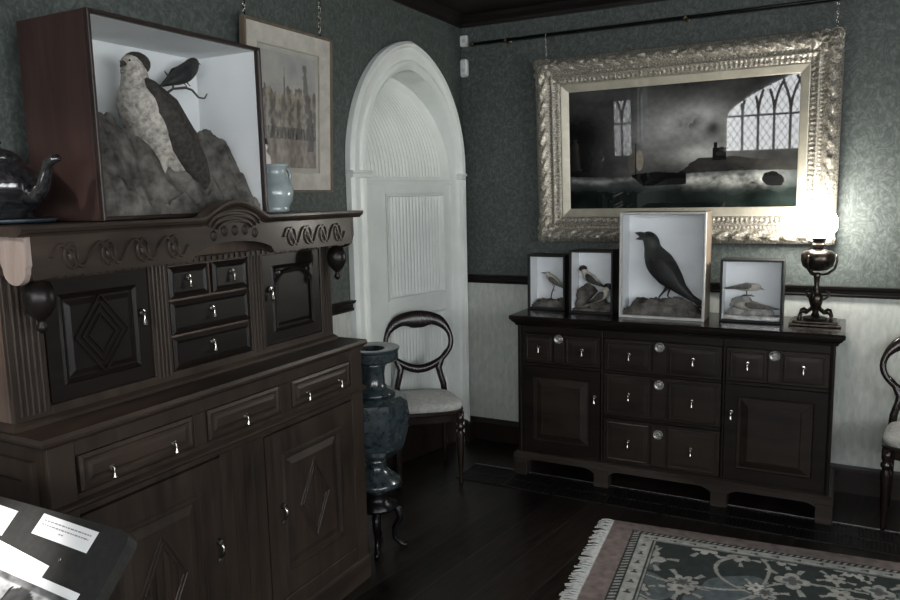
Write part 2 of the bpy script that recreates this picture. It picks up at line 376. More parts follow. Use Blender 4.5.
def skew(o):
    # the leaf stands slightly ajar: far (hinge) side set back into the opening
    for v in o.data.vertices: v.co.x += -.23 * (yr - v.co.y) / (yr - yl)
    return o
def slab(y0, y1, z0, z1): lf.box(XD - .04, XD, y0, y1, z0, z1, .002)
PL, PR = -.675, -.19
slab(yl, PL, 0, ST); slab(PR, yr, 0, ST); slab(PL, PR, 1.60, ST); slab(PL, PR, .885, .985); slab(PL, PR, 0, .34)
skew(lf.build('door_leaf', M['white_paint'], door))
skew(MB().box(XD - .001, XD + .012, yl, yr, 0, .215, .003).build('kick_board', M['skirting'], door))
def reeds(name, y0, y1, z0, z1, n, parent, x=XD - .02):
    m = MB()
    def fn(u, v):
        ph = u * n * 2 * PI; return (x + .007 * abs(math.sin(ph / 2)) ** .8, y0 + (y1 - y0) * u, z0 + (z1 - z0) * v)
    m.grid(fn, n * 8, 2); m.box(x - .02, x - .001, y0, y1, z0, z1)
    o = skew(m.build(name, M['white_paint'], parent))
    f = MB()
    f.xz = None
    loops = []
    for t, d in ((0, .022), (.0, .028), (.012, .026), (.018, .012), (.018, .0)):
        loops.append([(x + d, y0 + t, z0 + t), (x + d, y1 - t, z0 + t), (x + d, y1 - t, z1 - t), (x + d, y0 + t, z1 - t)])
    skew(f.quadstrip(loops).build('panel_moulding', M['white_paint'], o))
    return o
reeds('reeded_panel', PL, PR, .985, 1.60, 18, door); reeds('reeded_panel', PL, PR, .34, .885, 18, door)
hd = MB(); A_R = (DW * DW + DH * DH) / (2 * DW)
def halfw(h): return DW if h <= 0 else max(.002, math.sqrt(max(0, A_R * A_R - h * h)) - (A_R - DW))
def hoodx(h): return XD - .012 - .05 * (max(0, h + SP - ST) / (DH + SP - ST)) ** 1.2
def hood(u, v):
    h = (ST - SP) + (DH + SP - ST) * v * .999; w = halfw(h) - .001; y = DC + w * (2 * u - 1); ph = (y - PL + DW - halfw(h)) / (PR - PL) * 18 * PI
    rib = .007 * abs(math.sin(ph)) ** .8 if -min(.42, w - .04) < y - DC < w - .075 and .05 < v < .90 else .007
    return (hoodx(h) + rib, y, SP + h)
hd.grid(hood, 320, 90); skew(hd.build('reeded_hood', M['white_paint'], door))
hs = MB()
ks = 24
for sg in (-1, 1):
    hs.quadstrip([[(-.002, DC + sg * (halfw(DH * k / ks) + .002), SP + DH * k / ks), (hoodx(DH * k / ks) - .24, DC + sg * (halfw(DH * k / ks) + .002), SP + DH * k / ks)] for k in range(ks + 1)], closed_u=False)
    hs.quadstrip([[(-.002, DC + sg * (DW + .002), z), (-.30, DC + sg * (DW + .002), z)] for z in (0, SP)], closed_u=False)
hs.build('hood_soffit', M['white_paint'], door, smooth=True)
skew(MB().box(XD - .02, XD + .012, yl, yr, ST - .012, ST + .010, .003).build('transom', M['white_paint'], door))
hg = MB().lathe([(.008, 0), (.008, .07)], (-.012, yl + .010, 1.14), 10); hg.lathe([(.008, 0), (.008, .07)], (-.012, yl + .010, .25), 10)
hg.build('hinge', M['iron'], door)

# ---- windows behind the camera: gothic lights with leaded panes (some mirrored in the painting's glass, the right-wall pair added for light)
M['sky_pane'] = emit('daylight_in_leaded_glass', (.955, .985, 1.0), 8.7)
M['sky_dim'] = emit('dusky_leaded_glass', (.85, .95, 1.0), 1.6)
def tudor_pts(w, h, n=18):
    out = [(-w * (1 - (i / n) ** 1.4), h * ((i / n) ** 1.4) ** .64) for i in range(n + 1)]
    return out + [(-x, z) for x, z in reversed(out[:-1])]
def gothic_window(name, loc, rz, w, sill, spring, apex, nl, pane):
    wide = w > apex - spring; AP = tudor_pts if wide else arch_pts
    root = bpy.data.objects.new(name, None); COL.objects.link(root); root.location = loc; root.rotation_euler = (0, 0, rz); root['kind'] = 'structure'
    # local: x across, y = into the room is negative, z up
    ap = [(x, spring + z) for x, z in AP(w, apex - spring, 18)]
    poly = [(-w, sill)] + ap + [(w, sill)]
    MB().prism(poly, -.004, -.012).build('pane', pane, root)
    fr = MB()
    loops = []
    for t, d in ((-.09, .0), (-.09, -.05), (-.03, -.05), (0, -.02), (0, .0)):
        ww = w - t; hh = (apex - spring) - t * 1.3
        loops.append([(-ww, d, sill)] + [(x, d, spring + z) for x, z in AP(ww, hh, 18)] + [(ww, d, sill)])
    fr.quadstrip(loops, closed_u=False); fr.box(-w - .12, w + .12, -.10, 0, sill - .05, sill, .006)
    fr.build('stone_surround', M['white_paint'], root)
    h = apex - spring; Rr = (w * w + h * h) / (2 * w)
    mu = MB(); r = .016 if wide else .013
    def inside(x, z):
        if abs(x) > w: return False
        if z <= 0: return True
        if wide: return z <= h * (1 - abs(x) / w) ** .64
        return (abs(x) + (Rr - w)) ** 2 + z * z <= Rr * Rr * 1.0005
    for k in range(1, nl):
        x = -w + 2 * w * k / nl
        mu.tube([(x, -.02, sill), (x, -.02, spring)], r, 8)
        for sg in (-1, 1):
            pts = []
            for i in range(26):
                a = 1.15 * i / 25; Q = .85 if wide else Rr; px = x + sg * (Q - Q * math.cos(a)); pz = Q * math.sin(a)
                if inside(px, pz): pts.append((px, -.02, spring + pz))
            if len(pts) > 2: mu.tube(pts, r, 8)
    mu.tube([(-w, -.02, spring), (w, -.02, spring)], r * .8, 8)
    mu.build('tracery', M['iron'], root)
    ld = MB(); st = .085
    k = -w - (apex - sill)
    while k < w:
        for sg in (1, -1):
            seg = []
            for i in range(40):
                z = (apex - sill) * i / 39; x = (k + z / 1.5) * 1.0 if sg == 1 else (-k - z / 1.5)
                if inside(x, sill + z - spring): seg.append((x, -.014, sill + z))
            if len(seg) > 1: ld.box(0, 0, 0, 0, 0, 0) if False else ld.tube([seg[0], seg[-1]], .0028, 4)
        k += st
    ld.build('leading', M['iron'], root)
    return root
gothic_window('window_1', (2.50, YB, 0), PI, 1.74, 1.36, 1.78, 2.56, 19, M['sky_pane'])
gothic_window('added_window_2', (XR, -3.2, 0), -PI / 2, .75, 1.1, 1.75, 2.45, 6, M['sky_pane'])  # unseen window, added to brighten the room
gothic_window('added_window_3', (XR, -5.0, 0), -PI / 2, .75, 1.1, 1.75, 2.45, 6, M['sky_pane'])  # second added window, out of view, for more daylight
gothic_window('window_4', (0, -4.62, 0), PI / 2, .16, 1.60, 1.98, 2.3, 2, M['sky_dim'])

# ------------------------------------------------------------------ carved cupboard (left)
cup = thing('court_cupboard', 'tall carved brown oak cupboard with overhanging canopy along the left wall', 'cupboard', (.44, -3.19, 0), PI / 2)
UL = 1.356
def part(mb, name, mat, parent, **k): return mb.build(name, mat, parent, **k)
# base
b = MB()
b.box(.0, UL, .012, .42, .09, .985); part(b, 'base_carcass', M['oak_v'], cup)
b = MB()
b.box(0, .075, -.004, .012, .10, .985, .002); b.box(UL - .075, UL, -.004, .012, .10, .985, .002)
b.box(.075, UL - .075, -.002, .012, .945, .985, .002); b.box(.075, UL - .075, -.002, .012, .79, .845, .002); b.box(.075, UL - .075, -.002, .012, .10, .165, .002)
b.box(.565, .765, -.003, .012, .165, .79, .002); b.box(.47, .52, -.002, .012, .845, .945, .002); b.box(.86, .92, -.002, .012, .845, .945, .002)
for q in range(1, 4): b.box(.565 + q * .05, .568 + q * .05, -.0042, -.003, .17, .785)
part(b, 'face_frame', M['oak_v'], cup)
b = MB().cornice(0, UL, 0, .42, [(-.01, .985), (.006, .985), (.012, .992), (.02, .997), (.022, 1.005), (.018, 1.016), (-.01, 1.016)])
b.box(0, UL, 0, .42, .99, 1.0155); part(b, 'worktop', M['oak'], cup)
b = MB().cornice(0, UL, 0, .42, [(-.01, .808), (.008, .808), (.014, .815), (.014, .822), (.004, .830), (-.01, .832)]); part(b, 'bead_moulding', M['oak'], cup)
b = MB().cornice(0, UL, 0, .42, [(-.01, 0), (.007, 0), (.007, .090), (.004, .099), (.0, .106), (-.01, .106)]); b.box(0, UL, 0, .42, .0, .09); part(b, 'plinth', M['oak'], cup)
def drop_handle(parent, x, y, z, s=1.0, mat='steel'):
    m = MB(); m.lathe([(.001, -.012 * s), (.011 * s, -.010 * s), (.013 * s, -.004 * s), (.010 * s, .0)], (x, y, z), 12, axis='y')
    m.tube([(x, y - .012 * s, z + .002), (x, y - .018 * s, z - .002), (x, y - .018 * s, z - .014 * s), (x, y - .017 * s, z - .022 * s), (x, y - .017 * s, z - .036 * s), (x, y - .017 * s, z - .043 * s)],
           [.003 * s, .003 * s, .003 * s, .005 * s, .009 * s, .002 * s], 8)
    return m.build('drop_handle', M[mat], parent, ang=50)
for (u0, u1), hs_ in (((.085, .465), (.174, .385)), ((.525, .855), (.683,)), ((.925, 1.272), (1.003, 1.199))):
    m = MB().raised(u0, u1, .848, .943, .0, [(0, .010), (0, -.003), (.010, -.007), (.016, -.003), (.024, -.003), (.034, -.0075)])
    d = part(m, 'drawer', M['oak'], cup)
    for h in hs_: drop_handle(d, h, -.006, .886, .75)
def lozenge(parent, cx, cz, w, h, y):
    m = MB()
    def bar(p, q, r): m.tube([(p[0], y, p[1]), (q[0], y, q[1])], [(r, r * .7)] * 2, 6)
    T, Bm, L_, Rr = (cx, cz + h), (cx, cz - h), (cx - w, cz), (cx + w, cz)
    for sc in (1.0, .82): 
        P = [(cx + (p[0] - cx) * sc, cz + (p[1] - cz) * sc) for p in (T, Rr, Bm, L_)]
        for i in range(4): bar(P[i], P[(i + 1) % 4], .0045)
    for k in range(-2, 3):
        t = k / 3.2; hh = h * (1 - abs(t)) * .78; bar((cx + t * w, cz - hh), (cx + t * w, cz + hh), .0038)
    return m.build('carved_lozenge', M['oak'], parent)
def base_door(u0, u1, hx, s=1):
    m = MB(); z0, z1 = .172, .783
    m.frame(u0, u1, z0, z1, [(0, .012), (0, -.004), (.082, -.004), (.088, -.009), (.098, -.010), (.106, .002), (.106, .012)])
    d = part(m, 'door', M['oak_v'], cup)
    m = MB().raised(u0 + .10, u1 - .10, z0 + .10, z1 - .10, 0, [(0, .012), (0, .004), (.012, .004), (.035, -.004)])
    part(m, 'door_panel', M['oak_v'], d)
    lozenge(d, (u0 + u1) / 2, (z0 + z1) / 2, .085, .15, -.006)
    # latch plate and handle
    m = MB().lathe([(.001, -.018), (.010, -.015), (.012, -.004), (.009, 0)], (hx, -.003, .515), 12, axis='y')
    m.tube([(hx, -.014, .512), (hx, -.024, .50), (hx, -.022, .478), (hx, -.012, .462)], [.004, .006, .005, .003], 8)
    m.lathe([(.001, -.008), (.011, -.006), (.011, 0)], (hx, -.003, .455), 12, axis='y')
    part(m, 'latch_handle', M['steel'], d, ang=50)
base_door(.078, .562, .535); base_door(.768, 1.278, .84)
# upper stage
UF = .11
b = MB().box(.0, 1.33, UF + .014, .42, 1.016, 1.505); part(b, 'upper_carcass', M['oak_side'], cup)
b = MB()
b.box(0, .10, UF, UF + .014, 1.016, 1.41, .002); b.box(1.26, 1.33, UF, UF + .014, 1.016, 1.41, .002)
b.box(.10, 1.26, UF - .001, UF + .014, 1.016, 1.06, .002); b.box(.10, 1.26, UF - .001, UF + .014, 1.388, 1.41, .002)
b.box(.44, .51, UF, UF + .014, 1.06, 1.388, .001); b.box(.86, .935, UF, UF + .014, 1.06, 1.388, .001)
for u0, u1, n in ((.012, .09, 5), (.447, .503, 4), (.867, .928, 4), (1.268, 1.322, 4)):
    for k in range(n):
        uu = u0 + (u1 - u0) * (k + .5) / n; b.tube([(uu, UF, 1.05), (uu, UF, 1.395)], .0052, 8)
for k in range(44):
    uu = .12 + k * .026; b.box(uu, uu + .014, UF - .006, UF - .001, 1.392, 1.406)
part(b, 'fluted_face_frame', M['oak_v'], cup)
b = MB().cornice(0, 1.33, UF, .42, [(-.005, 1.016), (.012, 1.016), (.012, 1.026), (.004, 1.034), (-.005, 1.04)]); part(b, 'foot_moulding', M['oak'], cup)
def up_door(u0, u1, hx, arched):
    m = MB(); z0, z1 = 1.062, 1.386
    m.frame(u0, u1, z0, z1, [(0, UF + .014), (0, UF + .004), (.040, UF + .004), (.046, UF - .001), (.054, UF + .006), (.054, UF + .014)])
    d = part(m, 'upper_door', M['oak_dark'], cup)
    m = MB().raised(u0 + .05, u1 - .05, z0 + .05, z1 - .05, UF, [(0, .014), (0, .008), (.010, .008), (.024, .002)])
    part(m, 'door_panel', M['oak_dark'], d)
    m = MB(); cx, cz = (u0 + u1) / 2, (z0 + z1) / 2
    if arched:
        hw = (u1 - u0) / 2 - .055
        pts = [(cx + hw * math.cos(a), UF - .002, z1 - .115 + .055 * math.sin(a)) for a in [PI * i / 14 for i in range(15)]]
        m.tube(pts, .006, 8); m.tube([(cx - hw, UF, z0 + .055), (cx - hw, UF, z1 - .115)], .005, 8); m.tube([(cx + hw, UF, z0 + .055), (cx + hw, UF, z1 - .115)], .005, 8)
        for sg in (-1, 1): m.sphere((cx + sg * hw * .82, UF, z1 - .068), .014, sc=(1, .5, 1))
    else:
        for sc in (1, .75, .5):
            for a in range(4):
                p = [(cx + .085 * sc * math.cos(PI / 2 * k), cz + .11 * sc * math.sin(PI / 2 * k)) for k in (a, a + 1)]
                m.tube([(p[0][0], UF, p[0][1]), (p[1][0], UF, p[1][1])], .0035, 6)
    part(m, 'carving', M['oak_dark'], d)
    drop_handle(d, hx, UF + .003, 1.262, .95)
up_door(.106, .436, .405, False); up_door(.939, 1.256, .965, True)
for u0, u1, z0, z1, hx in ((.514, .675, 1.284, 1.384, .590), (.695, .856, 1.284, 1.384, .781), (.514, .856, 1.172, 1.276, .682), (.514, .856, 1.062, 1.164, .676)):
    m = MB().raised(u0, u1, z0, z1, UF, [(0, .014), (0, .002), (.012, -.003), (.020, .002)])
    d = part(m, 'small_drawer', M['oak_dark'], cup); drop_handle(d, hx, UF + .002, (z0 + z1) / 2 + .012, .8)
# canopy
UC = .672
def topz(u): 
    t = (u - UC) / .135
    return 1.508 + (.050 * math.cos(t * PI / 2) if abs(t) < 1 else 0)
def botz(u):
    t = (u - UC) / .18
    return 1.408 + (.048 * math.sqrt(max(0, 1 - t * t)) if abs(t) < 1 else 0)
us = sorted(set([0.0, 1.30] + [UC - .18 + .36 * k / 28 for k in range(29)]))
b = MB()
b.quadstrip([[(u, -.02, botz(u)), (u, -.02, topz(u)), (u, .012, topz(u)), (u, .012, botz(u))] for u in us], cap=True)
fr_ = part(b, 'frieze', M['oak'], cup)
def ribbon(m, path, prof):
    # prof (d outward(-y), h above path)
    m.quadstrip([[(u, -.02 - d, z + h) for d, h in prof] for u, z in path], cap=True)
b = MB(); path = [(-.03, topz(-.03))] + [(u, topz(u)) for u in us if 0 < u < 1.3] + [(1.355, topz(1.355))]
ribbon(b, path, [(-.03, 0), (.004, 0), (.008, .006), (.016, .010), (.020, .018), (.020, .026), (-.03, .026)])
b.box(-.027, 1.352, -.008, .42, 1.509, 1.533)
part(b, 'cornice', M['oak'], cup)
b = MB()
for k in range(3):
    b.tube([(UC + (.11 - .018 * k) * math.cos(a), -.024, 1.508 - .006 * k + (.044 - .010 * k) * math.sin(a)) for a in [PI * i / 16 for i in range(17)]], .0045, 6)
for c0, c1 in ((.05, .48), (.90, 1.25)):
    n = 4
    pts = []
    for i in range(65):
        t = i / 64; pts.append((c0 + (c1 - c0) * t, -.022, 1.456 + .028 * math.sin(t * n * 2 * PI)))
    b.tube(pts, .0055, 6)
    for k in range(n):
        cx = c0 + (c1 - c0) * (k + .5) / n
        b.tube([(cx + .019 * math.cos(a), -.022, 1.456 + .030 * math.sin(a)) for a in [2 * PI * i / 16 for i in range(16)]], .0045, 6, closed=True)
        b.sphere((cx, -.02, 1.456), .011, sc=(1, .6, 1.5))
for k in range(5): b.sphere((UC - .09 + .045 * k, -.019, 1.478 + (.012 if 0 < k < 4 else 0)), .014, sc=(1, .5, 1.2))
part(b, 'carved_scrollwork', M['oak'], fr_)
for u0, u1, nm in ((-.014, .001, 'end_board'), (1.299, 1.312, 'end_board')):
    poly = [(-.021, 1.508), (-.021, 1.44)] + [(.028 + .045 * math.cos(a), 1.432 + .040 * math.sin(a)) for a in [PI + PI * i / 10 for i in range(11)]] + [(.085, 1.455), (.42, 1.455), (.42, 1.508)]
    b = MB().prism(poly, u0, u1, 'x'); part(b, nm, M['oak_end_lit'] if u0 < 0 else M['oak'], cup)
b = MB().box(.02, 1.28, .012, .42, 1.49, 1.508); part(b, 'soffit', M['oak'], cup)
for u in (.042, 1.262):
    b = MB().lathe([(.012, 1.455), (.022, 1.425), (.022, 1.415), (.014, 1.408), (.014, 1.400), (.028, 1.392), (.036, 1.370), (.038, 1.352), (.034, 1.332), (.022, 1.312), (.010, 1.302), (.008, 1.294), (.014, 1.286), (.012, 1.276), (.003, 1.268)], (u, .028, 0), 20)
    part(b, 'turned_pendant', M['oak_dark'], cup, smooth=True)
    MB().box(u - .024, u + .024, .005, .05, 1.40, 1.49, .003).build('pendant_block', M['oak'], cup)
for side in (0,):
    m = MB().frame(-.36, -.04, .12, .95, [(0, -.001), (.0, .012), (.05, .012), (.06, .004), (.06, -.001)])
    m.xf(Matrix(((0, -1, 0, 0), (-1, 0, 0, 0), (0, 0, 1, 0), (0, 0, 0, 1))))
    part(m, 'end_panel_frame', M['oak_v'], cup)

# ------------------------------------------------------------------ sideboard
sb = thing('sideboard', 'long dark wooden sideboard with drawers and two doors below the gilt-framed painting', 'sideboard', (.558, -.475, 0))
W = 1.581
part(MB().box(0, W, .012, .44, .12, .87), 'carcass', M['mahogany'], sb)
b = MB()
b.box(0, .035, -.0, .012, .137, .87, .002); b.box(W - .02, W, 0, .012, .137, .87, .002); b.box(.475, .492, 0, .012, .137, .87, .002); b.box(1.088, 1.104, 0, .012, .137, .87, .002)
b.box(.035, W - .02, 0, .012, .822, .87, .002); b.box(.035, .475, 0, .012, .637, .655, .002); b.box(1.104, W - .02, 0, .012, .637, .655, .002)
b.box(.492, 1.088, 0, .012, .637, .650, .002); b.box(.492, 1.088, 0, .012, .390, .408, .002); b.box(.035, W - .02, 0, .012, .137, .152, .002)
for x in (.018, .483, 1.096, W - .010): b.tube([(x, -.001, .14), (x, -.001, .86)], .006, 8)
part(b, 'face_frame', M['mahogany'], sb)
b = MB().cornice(0, W, 0, .44, [(-.01, .862), (.008, .862), (.014, .875), (.026, .886), (.028, .892), (.036, .897), (.038, .912), (.034, .920), (-.01, .920)])
b.box(0, W, 0, .44, .865, .9195); part(b, 'top', M['mahogany_top'], sb)
b = MB().cornice(0, W, 0, .44, [(-.01, .100), (.022, .100), (.022, .126), (.012, .137), (-.01, .140)])
b.box(0, W, 0, .44, .10, .136)
def spandrel(x, s):
    pts = [(x, .10), (x, .055)] + [(x + s * .075 * (1 - math.cos(a)), .055 + .045 * math.sin(a)) for a in [PI / 2 * i / 6 for i in range(1, 7)]]
    b.prism(pts, -.018, -.002)
for x0, x1 in ((.022, .47), (.50, 1.075), (1.105, W - .022)):
    spandrel(x0 + .02, 1); spandrel(x1 - .02, -1)
part(b, 'plinth_rail', M['plinth_wood'], sb)
for x in (.015, .485, 1.09, W - .015):
    for y in (-.002, .42):
        m = MB().box(max(-.021, x - .04), min(W + .021, x + .04), -.020 if y < 0 else .38, .05 if y < 0 else .44, 0, .10, .003); part(m, 'foot', M['plinth_wood'], sb)
def sb_drawer(u0, u1, z0, z1, c0, c1, hl, hr, rz):
    m = MB().box(u0, u1, -.002, .012, z0, z1, .002)
    for a0, a1 in ((u0 + .018, c0 - .012), (c1 + .012, u1 - .018)):
        m.raised(a0, a1, z0 + .014, z1 - .014, -.002, [(0, .002), (0, -.010), (.005, -.012), (.009, -.010), (.030, -.0115)])
    m.box(c0, c1, -.014, -.001, z0 + .008, z1 - .004, .003)
    d = part(m, 'drawer', M['mahogany_front'], sb)
    zc = (z0 + z1) / 2
    for h in (hl, hr): drop_handle(d, h, -.014, zc + .012, .85)
    k = MB().lathe([(.025, 0), (.025, -.005), (.022, -.008), (.018, -.005), (.012, -.003), (.010, -.008), (.007, -.009), (.001, -.007)], ((c0 + c1) / 2, -.014, rz), 20, axis='y')
    k.tube([((c0 + c1) / 2, -.026, rz + .006), ((c0 + c1) / 2, -.026, rz - .012)], .002, 6)
    part(k, 'lock_rosette', M['pewter'], d, ang=40)
sb_drawer(.037, .473, .657, .820, .215, .275, .132, .378, .800)
sb_drawer(1.106, W - .022, .657, .820, 1.295, 1.352, 1.205, 1.451, .797)
for z0, z1, rz in ((.652, .820, .797), (.410, .635, .600), (.154, .388, .336)):
    sb_drawer(.494, 1.086, z0, z1, .748, .822, .630, .950, rz)
def sb_door(u0, u1, hx):
    z0, z1 = .154, .635
    m = MB(); m.frame(u0, u1, z0, z1, [(0, .012), (0, -.003), (.055, -.003), (.060, .002), (.060, .012)])
    d = part(m, 'door', M['mahogany'], sb)
    m = MB().raised(u0 + .058, u1 - .058, z0 + .052, z1 - .052, 0, [(0, .012), (0, .003), (.012, .003), (.014, .004), (.050, -.014), (.053, -.010)])
    part(m, 'door_panel', M['mahogany_front'], d)
    drop_handle(d, hx, -.003, .500, .95)
sb_door(.037, .473, .445); sb_door(1.106, W - .022, 1.136)
# ------------------------------------------------------------------ chairs
def make_chair(name, label, group, loc, rz):
    t = thing(name, label, 'chair', loc, rz, group)
    # local: faces -y ; seat top .475 ; back rises at +y
    fw_, bw_, dp = .215, .165, .37
    yf, yb = -dp / 2, dp / 2
    def seat_loops(specs):
        out = []
        for z, g in specs:
            lp = []
            for k in range(32):
                a = 2 * PI * k / 32; cx, sx = math.cos(a), math.sin(a)
                e = .42; ux = math.copysign(abs(cx) ** e, cx); uy = math.copysign(abs(sx) ** e, sx)
                y = uy * (dp / 2 + g); w = (fw_ + (bw_ - fw_) * (uy + 1) / 2) + g
                lp.append((ux * w, y - (.018 * (1 - ux * ux) if uy < 0 else 0), z))
            out.append(lp)
        return out
    MB().quadstrip(seat_loops([(.425, -.006), (.430, .0), (.450, .004), (.464, -.004), (.473, -.03), (.478, -.08), (.480, -.14)]), cap=True).build('seat', M['fabric'], t, smooth=True)
    r = MB().quadstrip(seat_loops([(.365, -.008), (.368, -.002), (.405, .002), (.412, .010), (.424, .010), (.428, .0)]), cap=True); r.build('seat_rail', M['chair_wood'], t, ang=40)
    for s in (-1, 1):
        MB().lathe([(.006, 0), (.013, .004), (.013, .03), (.011, .06), (.016, .10), (.022, .22), (.026, .29), (.018, .305), (.018, .31), (.027, .322), (.027, .335), (.018, .345), (.024, .36), (.024, .41)],
                   (s * (fw_ - .03), yf + .03, 0), 14).build('front_leg', M['chair_wood'], t, smooth=True)
        MB().tube([(s * (bw_ - .02), yb - .015, .42), (s * (bw_ - .02), yb - .008, .28), (s * (bw_ - .018), yb + .0, .12), (s * (bw_ - .015), yb + .012, .0)], [(.016, .018), (.016, .017), (.014, .015), (.012, .013)], 8).build('rear_leg', M['chair_wood'], t, smooth=True)
    # balloon hoop with waisted uprights
    def lean(z): return yb - .01 + (z - .42) * .17
    up_ = []
    cz, hw, hh = .732, .208, .150
    def hoop(a):   # a from -pi/2 (bottom) round
        x = hw * math.cos(a); z = math.sin(a)
        if z < 0: x *= (1 - .22 * z * z)
        return (x, lean(cz + hh * z), cz + hh * z)
    pts = []; rad = []
    n = 48
    for i in range(n):
        a = -PI / 2 + 2 * PI * i / n; p = hoop(a); s = math.sin(a)
        thick = .0165 + .022 * smooth01(.25, 1, s) + .007 * smooth01(.5, 1, -s)
        ca_, sa_ = math.cos(a), s; zc_ = p[2] - .010 * smooth01(.75, 1, s)
        ins = lambda q: thick * math.cos(q) * (1 + (.55 * smooth01(.88, 1, s) if math.cos(q) < 0 else 0))
        pts.append([(p[0] + ca_ * ins(q), p[1] + .013 * math.sin(q) + sa_ * ins(q) * .17, zc_ + sa_ * ins(q)) for q in [2 * PI * j / 12 for j in range(12)]])
    MB().quadstrip(pts, closed_v=True).build('balloon_back', M['chair_wood'], t, smooth=True)
    for s in (-1, 1):
        q = [(s * (bw_ - .012), lean(.43), .40), (s * (bw_ - .018), lean(.50), .49), (s * (bw_ - .035), lean(.545), .545), (s * (bw_ - .045), lean(.585), .585), (s * (bw_ - .02), lean(.635), .635), (s * (bw_ + .012), lean(.68), .68)]
        MB().tube(q, [(.021, .014), (.019, .013), (.019, .013), (.022, .013), (.018, .013), (.009, .008)], 10, up=(1, 0, 0)).build('back_upright', M['chair_wood'], t, smooth=True)
    MB().tube([(-bw_ + .03, lean(.425), .41), (bw_ - .03, lean(.425), .41)], .014, 8).build('back_rail', M['chair_wood'], t)
    return t
ch = make_chair('balloon_back_chair', 'balloon-back chair with pale seat standing before the white pointed doorway', 'balloon-back chairs against the walls', (.120, -.770, 0), R(38))
ch.scale = (.92, .92, 1.02)
make_chair('balloon_back_chair', 'balloon-back chair half out of frame beside the right end of the sideboard', 'balloon-back chairs against the walls', (2.538, -.305, 0), R(0)).scale = (.92, .92, .965)

# ------------------------------------------------------------------ glazed urn on iron stand
urn = thing('glazed_urn', 'dark blue-green glazed octagonal urn on a black stand beside the cupboard', 'urn', (.335, -1.60, 0))
urn.scale = (1, 1, .978)
MB().lathe([(.03, .300), (.10, .305), (.118, .318), (.112, .338), (.075, .365), (.050, .395), (.048, .42), (.062, .438)], (0, 0, 0), 32).build('foot_dish', M['urn'], urn, smooth=True)
MB().lathe([(.055, .435), (.085, .45), (.135, .50), (.158, .58), (.168, .66), (.160, .715), (.128, .735), (.09, .738)], (0, 0, 0), 8, rot=R(12)).build('octagonal_body', M['urn'], urn, ang=20)
MB().lathe([(.09, .735), (.10, .742), (.098, .752), (.072, .762), (.056, .785), (.054, .83), (.060, .868), (.078, .885)], (0, 0, 0), 28).build('neck', M['urn'], urn, smooth=True)
MB().lathe([(.075, .882), (.110, .895), (.118, .902), (.118, .940), (.124, .945), (.124, .953), (.112, .955), (.06, .948), (.03, .90)], (0, 0, 0), 32).build('rim', M['urn'], urn, ang=40)
b = MB().lathe([(.04, .19), (.09, .20), (.095, .215), (.06, .235), (.05, .27), (.07, .302)], (0, 0, 0), 24)
b.build('stand_collar', M['iron'], urn, smooth=True)
for k in range(4):
    a = R(30 + 90 * k); ca, sa = math.cos(a), math.sin(a)
    P = [(.05, .215), (.095, .19), (.105, .145), (.075, .095), (.075, .05), (.105, .018), (.125, .012), (.132, .03)]
    MB().tube([(r_ * ca, r_ * sa, z) for r_, z in P], [.012, .018, .016, .012, .011, .013, .012, .006], 10).build('scroll_leg', M['iron'], urn, smooth=True)

